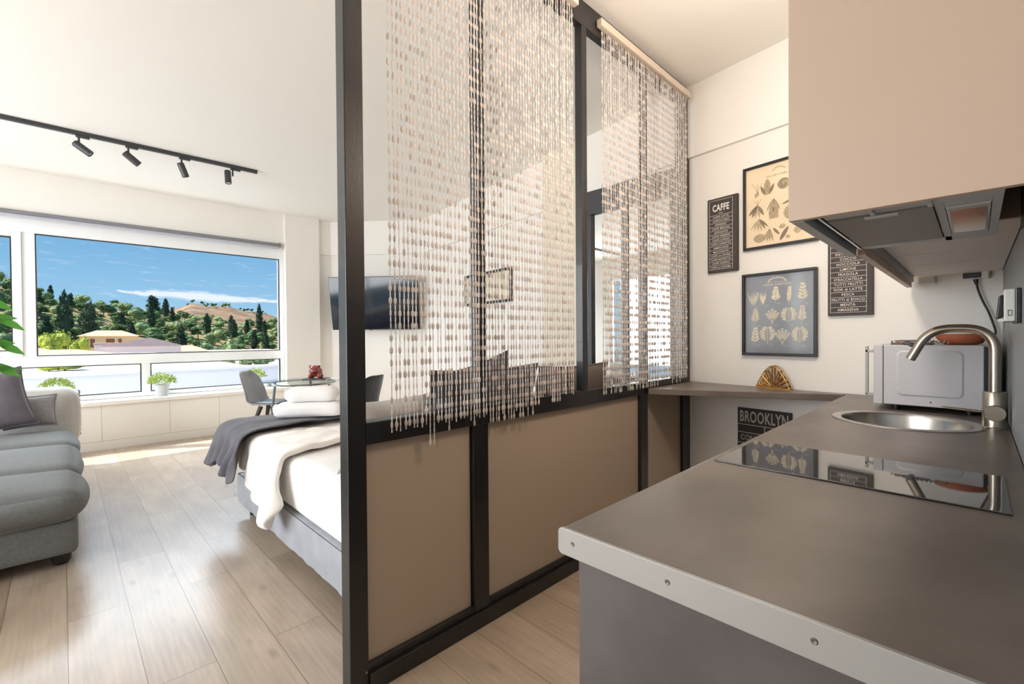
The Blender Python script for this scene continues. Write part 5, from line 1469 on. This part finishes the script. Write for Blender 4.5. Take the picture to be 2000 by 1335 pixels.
m_tcyp = M('cypress_green', (62, 82, 62), 0.9, var=0.3, vs=9, rand=0.15)
m_tolive = M('olive_green', (140, 158, 108), 0.9, var=0.35, vs=9, rand=0.2)
m_tlime = M('lime_tree', (178, 190, 78), 0.9, var=0.35, vs=7, rand=0.12)
protos = {}
for key, kind, mt, sd in (('pine1', 'pine', m_tpine, 1), ('pine2', 'pine', m_tpine, 2), ('bush1', 'bush', m_tpine, 3), ('olive1', 'bush', m_tolive, 4), ('olive2', 'bush', m_tolive, 5), ('cyp1', 'cypress', m_tcyp, 6), ('cyp2', 'cypress', m_tcyp, 7), ('lime', 'tall', m_tlime, 8), ('limebush', 'bush', m_tlime, 9)):
    km = tree_mesh(key, kind, sd)
    me = bpy.data.meshes.new('tree_' + kind)
    me.from_pydata(km.v, [], km.f); me.materials.append(mt); me.materials.append(m_bark)
    me.polygons.foreach_set('material_index', km.m); me.update()
    protos[key] = me
LAB = {'pine': ('pine_tree', 'dark green pine tree with a rounded crown on the hillside', 'pines on the hillside'),
       'bush': ('evergreen_tree', 'bushy dark evergreen tree on the hillside', 'bushy evergreens on the hillside'),
       'olive': ('olive_tree', 'greyish olive green tree on the hillside', 'olive green trees on the hillside'),
       'cyp': ('cypress_tree', 'slender dark cypress standing up from the trees on the hillside', 'cypresses on the hillside')}
def plant_tree(key, loc, h, wide=1.0, label=None, group=True):
    nm, lb, gp = LAB.get(key.rstrip('12'), ('broadleaf_tree', '', ''))
    o = bpy.data.objects.new(nm, protos[key]); COL.objects.link(o)
    o.location = loc; o.scale = (h * wide, h * wide, h); o.rotation_euler = (0, 0, rng.uniform(0, 6.28))
    tag(o, label or lb, 'tree', None if label else gp)
    return o
rng = random.Random(21)
def at_hill(px, d): p = pdir(px) * d; return (p.x, p.y, hill_h(px, d) - 0.2)
PLACED = []
def free(x, y, r_, k=0.97):
    return all((x - a) ** 2 + (y - b) ** 2 > (k * (r_ + c)) ** 2 for a, b, c in PLACED)
# single trees one can point to
def single(key, px, d, top_px, rad, label):
    p = pdir(px) * d; z0 = hill_h(px, d) - 0.2 if d > 95 else -13.0
    h = (zat(px, top_px, d) - z0) / 0.98
    PLACED.append((p.x, p.y, rad))
    plant_tree(key, (p.x, p.y, z0), h, rad / (0.16 if key[:3] == 'cyp' else 0.2 if key == 'lime' else 0.55) / h, label)
single('cyp1', 128, 118, 576, 1.25, 'tall dark cypress standing behind the lime green tree')
single('cyp2', 172, 104, 598, 1.5, 'tall dark cypress between the lime green tree and the cream house')
single('lime', 106, 84, 637, 2.5, 'broad lime green tree low at the left of the big window')
single('lime', 150, 89.5, 650, 1.6, 'smaller lime green tree touching the broad one on its right')
single('cyp2', 300, 228, 578, 2.0, 'thick dark cypress highest on the skyline in mid window')
single('cyp1', 507, 190, 596, 1.1, 'lone small cypress on the skyline near the right end of the window')
single('olive1', 450, 118, 650, 2.0, 'low light green bush on the bare sandy slope')
for i in range(22):
    d = 100 + (238 - 100) * (i + 0.5) / 22
    for j in range(26):
        px = -40 + 610 * (j + rng.uniform(0.0, 1.0)) / 26
        dd = d + rng.uniform(-4, 4)
        bare = mnoise.noise((px * 0.012, dd * 0.035, 2.0))
        if px > 400 and dd < 140 and bare > -0.15: continue
        if bare > 0.42: continue
        r_ = rng.random()
        if px > 320: key = 'pine1' if r_ < 0.25 else 'pine2' if r_ < 0.45 else 'bush1' if r_ < 0.60 else 'olive1' if r_ < 0.78 else 'olive2' if r_ < 0.95 else 'cyp1'
        else: key = 'pine1' if r_ < 0.24 else 'bush1' if r_ < 0.46 else 'olive1' if r_ < 0.70 else 'olive2' if r_ < 0.93 else 'cyp1' if r_ < 0.97 else 'cyp2'
        h = rng.uniform(3.4, 5.2) if key[:3] != 'cyp' else rng.uniform(6.0, 8.5)
        if dd < 125: h *= 0.8
        wide = rng.uniform(0.95, 1.3) if key[:3] != 'cyp' else rng.uniform(0.7, 0.95)
        rad = h * wide * (0.16 if key[:3] == 'cyp' else 0.55)
        x, y, z = at_hill(px, dd)
        if not free(x, y, rad): continue
        PLACED.append((x, y, rad)); plant_tree(key, (x, y, z), h, wide)
n_fill = 0
for i in range(900):
    px, dd = rng.uniform(-30, 560), 100 + 125 * rng.random() ** 0.8
    if px > 405 and dd < 140 and mnoise.noise((px * 0.012, dd * 0.035, 2.0)) > -0.15 and rng.random() < 0.85: continue
    x, y, z = at_hill(px, dd); h = rng.uniform(1.8, 3.0); wide = rng.uniform(1.1, 1.5); rad = h * wide * 0.55
    if n_fill < 130 and free(x, y, rad, 0.96):
        PLACED.append((x, y, rad)); n_fill += 1
        o = plant_tree(rng.choice(('bush1', 'olive1', 'olive2', 'pine1')), (x, y, z), h, wide, 'low shrub filling the gaps between the hillside trees'); o['category'] = 'shrub'; o.name = 'shrub'; o['group'] = 'low shrubs on the hillside'
for i in range(28):
    px = rng.uniform(335, 520); p = pdir(px) * rng.uniform(418, 440)
    o = plant_tree('pine2', (p.x, p.y, hill_far(px, math.hypot(p.x, p.y)) - 0.2), rng.uniform(1.2, 4.2), 0.9, 'tiny dark tree on the distant brown ridge'); o['group'] = 'tiny trees on the distant ridge'

m_roof = M('terracotta_roof', (212, 174, 150), 0.85, var=0.12, vs=3, stretch=(1, 1, 1))
m_roof2 = M('pale_pink_roof', (216, 194, 186), 0.85, var=0.08, vs=2)
m_house = M('cream_house_wall', (240, 210, 160), 0.85)
m_housew = M('white_house_wall', (244, 234, 232), 0.85)
m_shutter = M('brown_shutter', (150, 92, 50), 0.7)
def house(px, d, w, dep, ztop, label, wall, roof, rise, windows=(), gable=False, flat=False, rz=None, bottom=-13.0):
    c = pdir(px) * d
    a = (azi_of(px) - math.pi / 2) if rz is None else rz
    t = thing('house', label, 'house', (c.x, c.y, bottom), a)
    hz = ztop - bottom
    make('walls', MB().box(-w / 2, w / 2, 0, dep, 0, hz), wall, t, local=True)
    k = MB(); e_ = 0.35
    if flat:
        k.box(-w / 2 - 0.1, w / 2 + 0.1, -0.1, dep + 0.1, hz, hz + rise)
    elif gable:
        k.prism([(-w / 2 - e_, -e_, hz), (w / 2 + e_, -e_, hz), (w * 0.10, -e_, hz + rise)], (0, dep + 2 * e_, 0))
    else:
        r0 = w * 0.22
        k.add([(-w / 2 - e_, -e_, hz), (w / 2 + e_, -e_, hz), (w / 2 + e_, dep + e_, hz), (-w / 2 - e_, dep + e_, hz), (-r0, dep / 2, hz + rise), (r0, dep / 2, hz + rise)], [(0, 3, 2, 1), (0, 1, 5, 4), (1, 2, 5), (2, 3, 4, 5), (3, 0, 4)])
    make('roof', k, roof, t, local=True)
    for x, z, ww_, hh_ in windows:
        f = make('window', MB().box(x - ww_ / 2 - 0.08, x + ww_ / 2 + 0.08, -0.06, 0.02, hz + z - 0.08, hz + z + hh_ + 0.08), m_housew, t, local=True)
        make('shutter', MB().box(x - ww_ / 2, x + ww_ / 2, -0.09, -0.05, hz + z, hz + z + hh_), m_shutter, f, local=True)
    return t
d = 92; house(214, d, 6.6, 5.0, zat(214, 656, d), 'cream house with brown shutters and a low tiled roof among the trees', m_house, m_roof, 0.9, ((-2.6, -1.7, 0.55, 1.3), (-1.9, -1.7, 0.55, 1.3), (0.1, -1.7, 1.0, 1.3), (1.2, -1.7, 0.45, 1.3)))
d = 82; house(236, d, 5.4, 4.0, zat(236, 674, d), 'low white annex in front of the cream house', m_housew, m_roof2, 0.35, flat=True)
d = 62; house(278, d, 6.6, 6.0, zat(278, 676, d), 'white gabled house front with a pinkish roof edge, mid window', m_housew, m_roof2, 0.95, gable=True)
d = 71; house(321, d, 1.4, 1.8, zat(321, 675, d), 'narrow white rooftop hut right of the gabled house', m_housew, m_roof, 0.3, ((-0.3, -0.8, 0.25, 0.5), (0.3, -0.8, 0.25, 0.5)), flat=True)
d = 52; house(98, d, 7.6, 6.0, zat(98, 694, d), 'house with an orange tiled roof below the lime green tree', m_housew, m_roof, 0.42)
d = 75; house(352, d, 6.0, 4.5, zat(352, 686, d), 'house with a small peach tiled hip roof right of the hut', m_housew, m_roof, 0.8)
d = 84; house(468, d, 18.0, 6.0, zat(468, 690, d), 'long low house with a pale pink roof at the right of the window', m_housew, m_roof2, 0.6)
d = 66; house(126, d, 4.0, 5.0, zat(126, 696, d), 'low house with a pink roof in front of the lime green trees', m_housew, m_roof2, 0.25)
d = 73; house(10, d, 8.0, 5.0, zat(10, 690, d), 'house with an orange roof behind the left window pane', m_housew, m_roof, 0.8)
d = 31; house(150, d, 15.0, 6.0, zat(150, 731, d), 'large house with a pale pinkish hip roof low in the left lower pane', m_housew, m_roof2, 0.95)
d = 39; house(318, d, 4.4, 4.0, zat(330, 722, d), 'pale pink roof seen low through the right lower pane', m_housew, m_roof2, 0.5)
d = 50; house(505, d + 2, 8.5, 5.0, zat(490, 718, d), 'pale house seen low through the right lower pane behind three shrubs', m_housew, m_roof2, 0.7)
d = 23; ZA = zat(118, 734, d); house(118, d, 6.0, 3.0, ZA, 'low flat roofed extension carrying yellow green shrubs, left lower pane', m_housew, m_housew, 0.12, flat=True)
d = 41; ZB2 = zat(480, 724, d); house(490, d, 5.2, 3.0, ZB2, 'low flat roofed extension carrying olive green shrubs, right lower pane', m_housew, m_housew, 0.12, flat=True)
for px, d, zb, h, wide, key, lab in ((126, 24.4, ZA + 0.1, 0.62, 2.0, 'limebush', 'yellow green shrub on the flat extension roof, seen through the left lower pane'), (95, 24.6, ZA + 0.1, 0.5, 1.6, 'limebush', 'smaller yellow green shrub left of the other on the flat extension roof'),
        (440, 42.4, ZB2 + 0.1, 0.95, 1.7, 'olive1', 'olive green shrub on the right extension roof, leftmost of three'), (478, 42.4, ZB2 + 0.1, 1.05, 1.6, 'olive2', 'olive green shrub on the right extension roof, middle of three'), (516, 42.4, ZB2 + 0.1, 0.95, 1.7, 'olive1', 'olive green shrub on the right extension roof, nearest the frame')):
    p = pdir(px) * d; o = plant_tree(key, (p.x, p.y, zb), h, wide, lab); o.name = 'roof_shrub'; o['category'] = 'shrub'
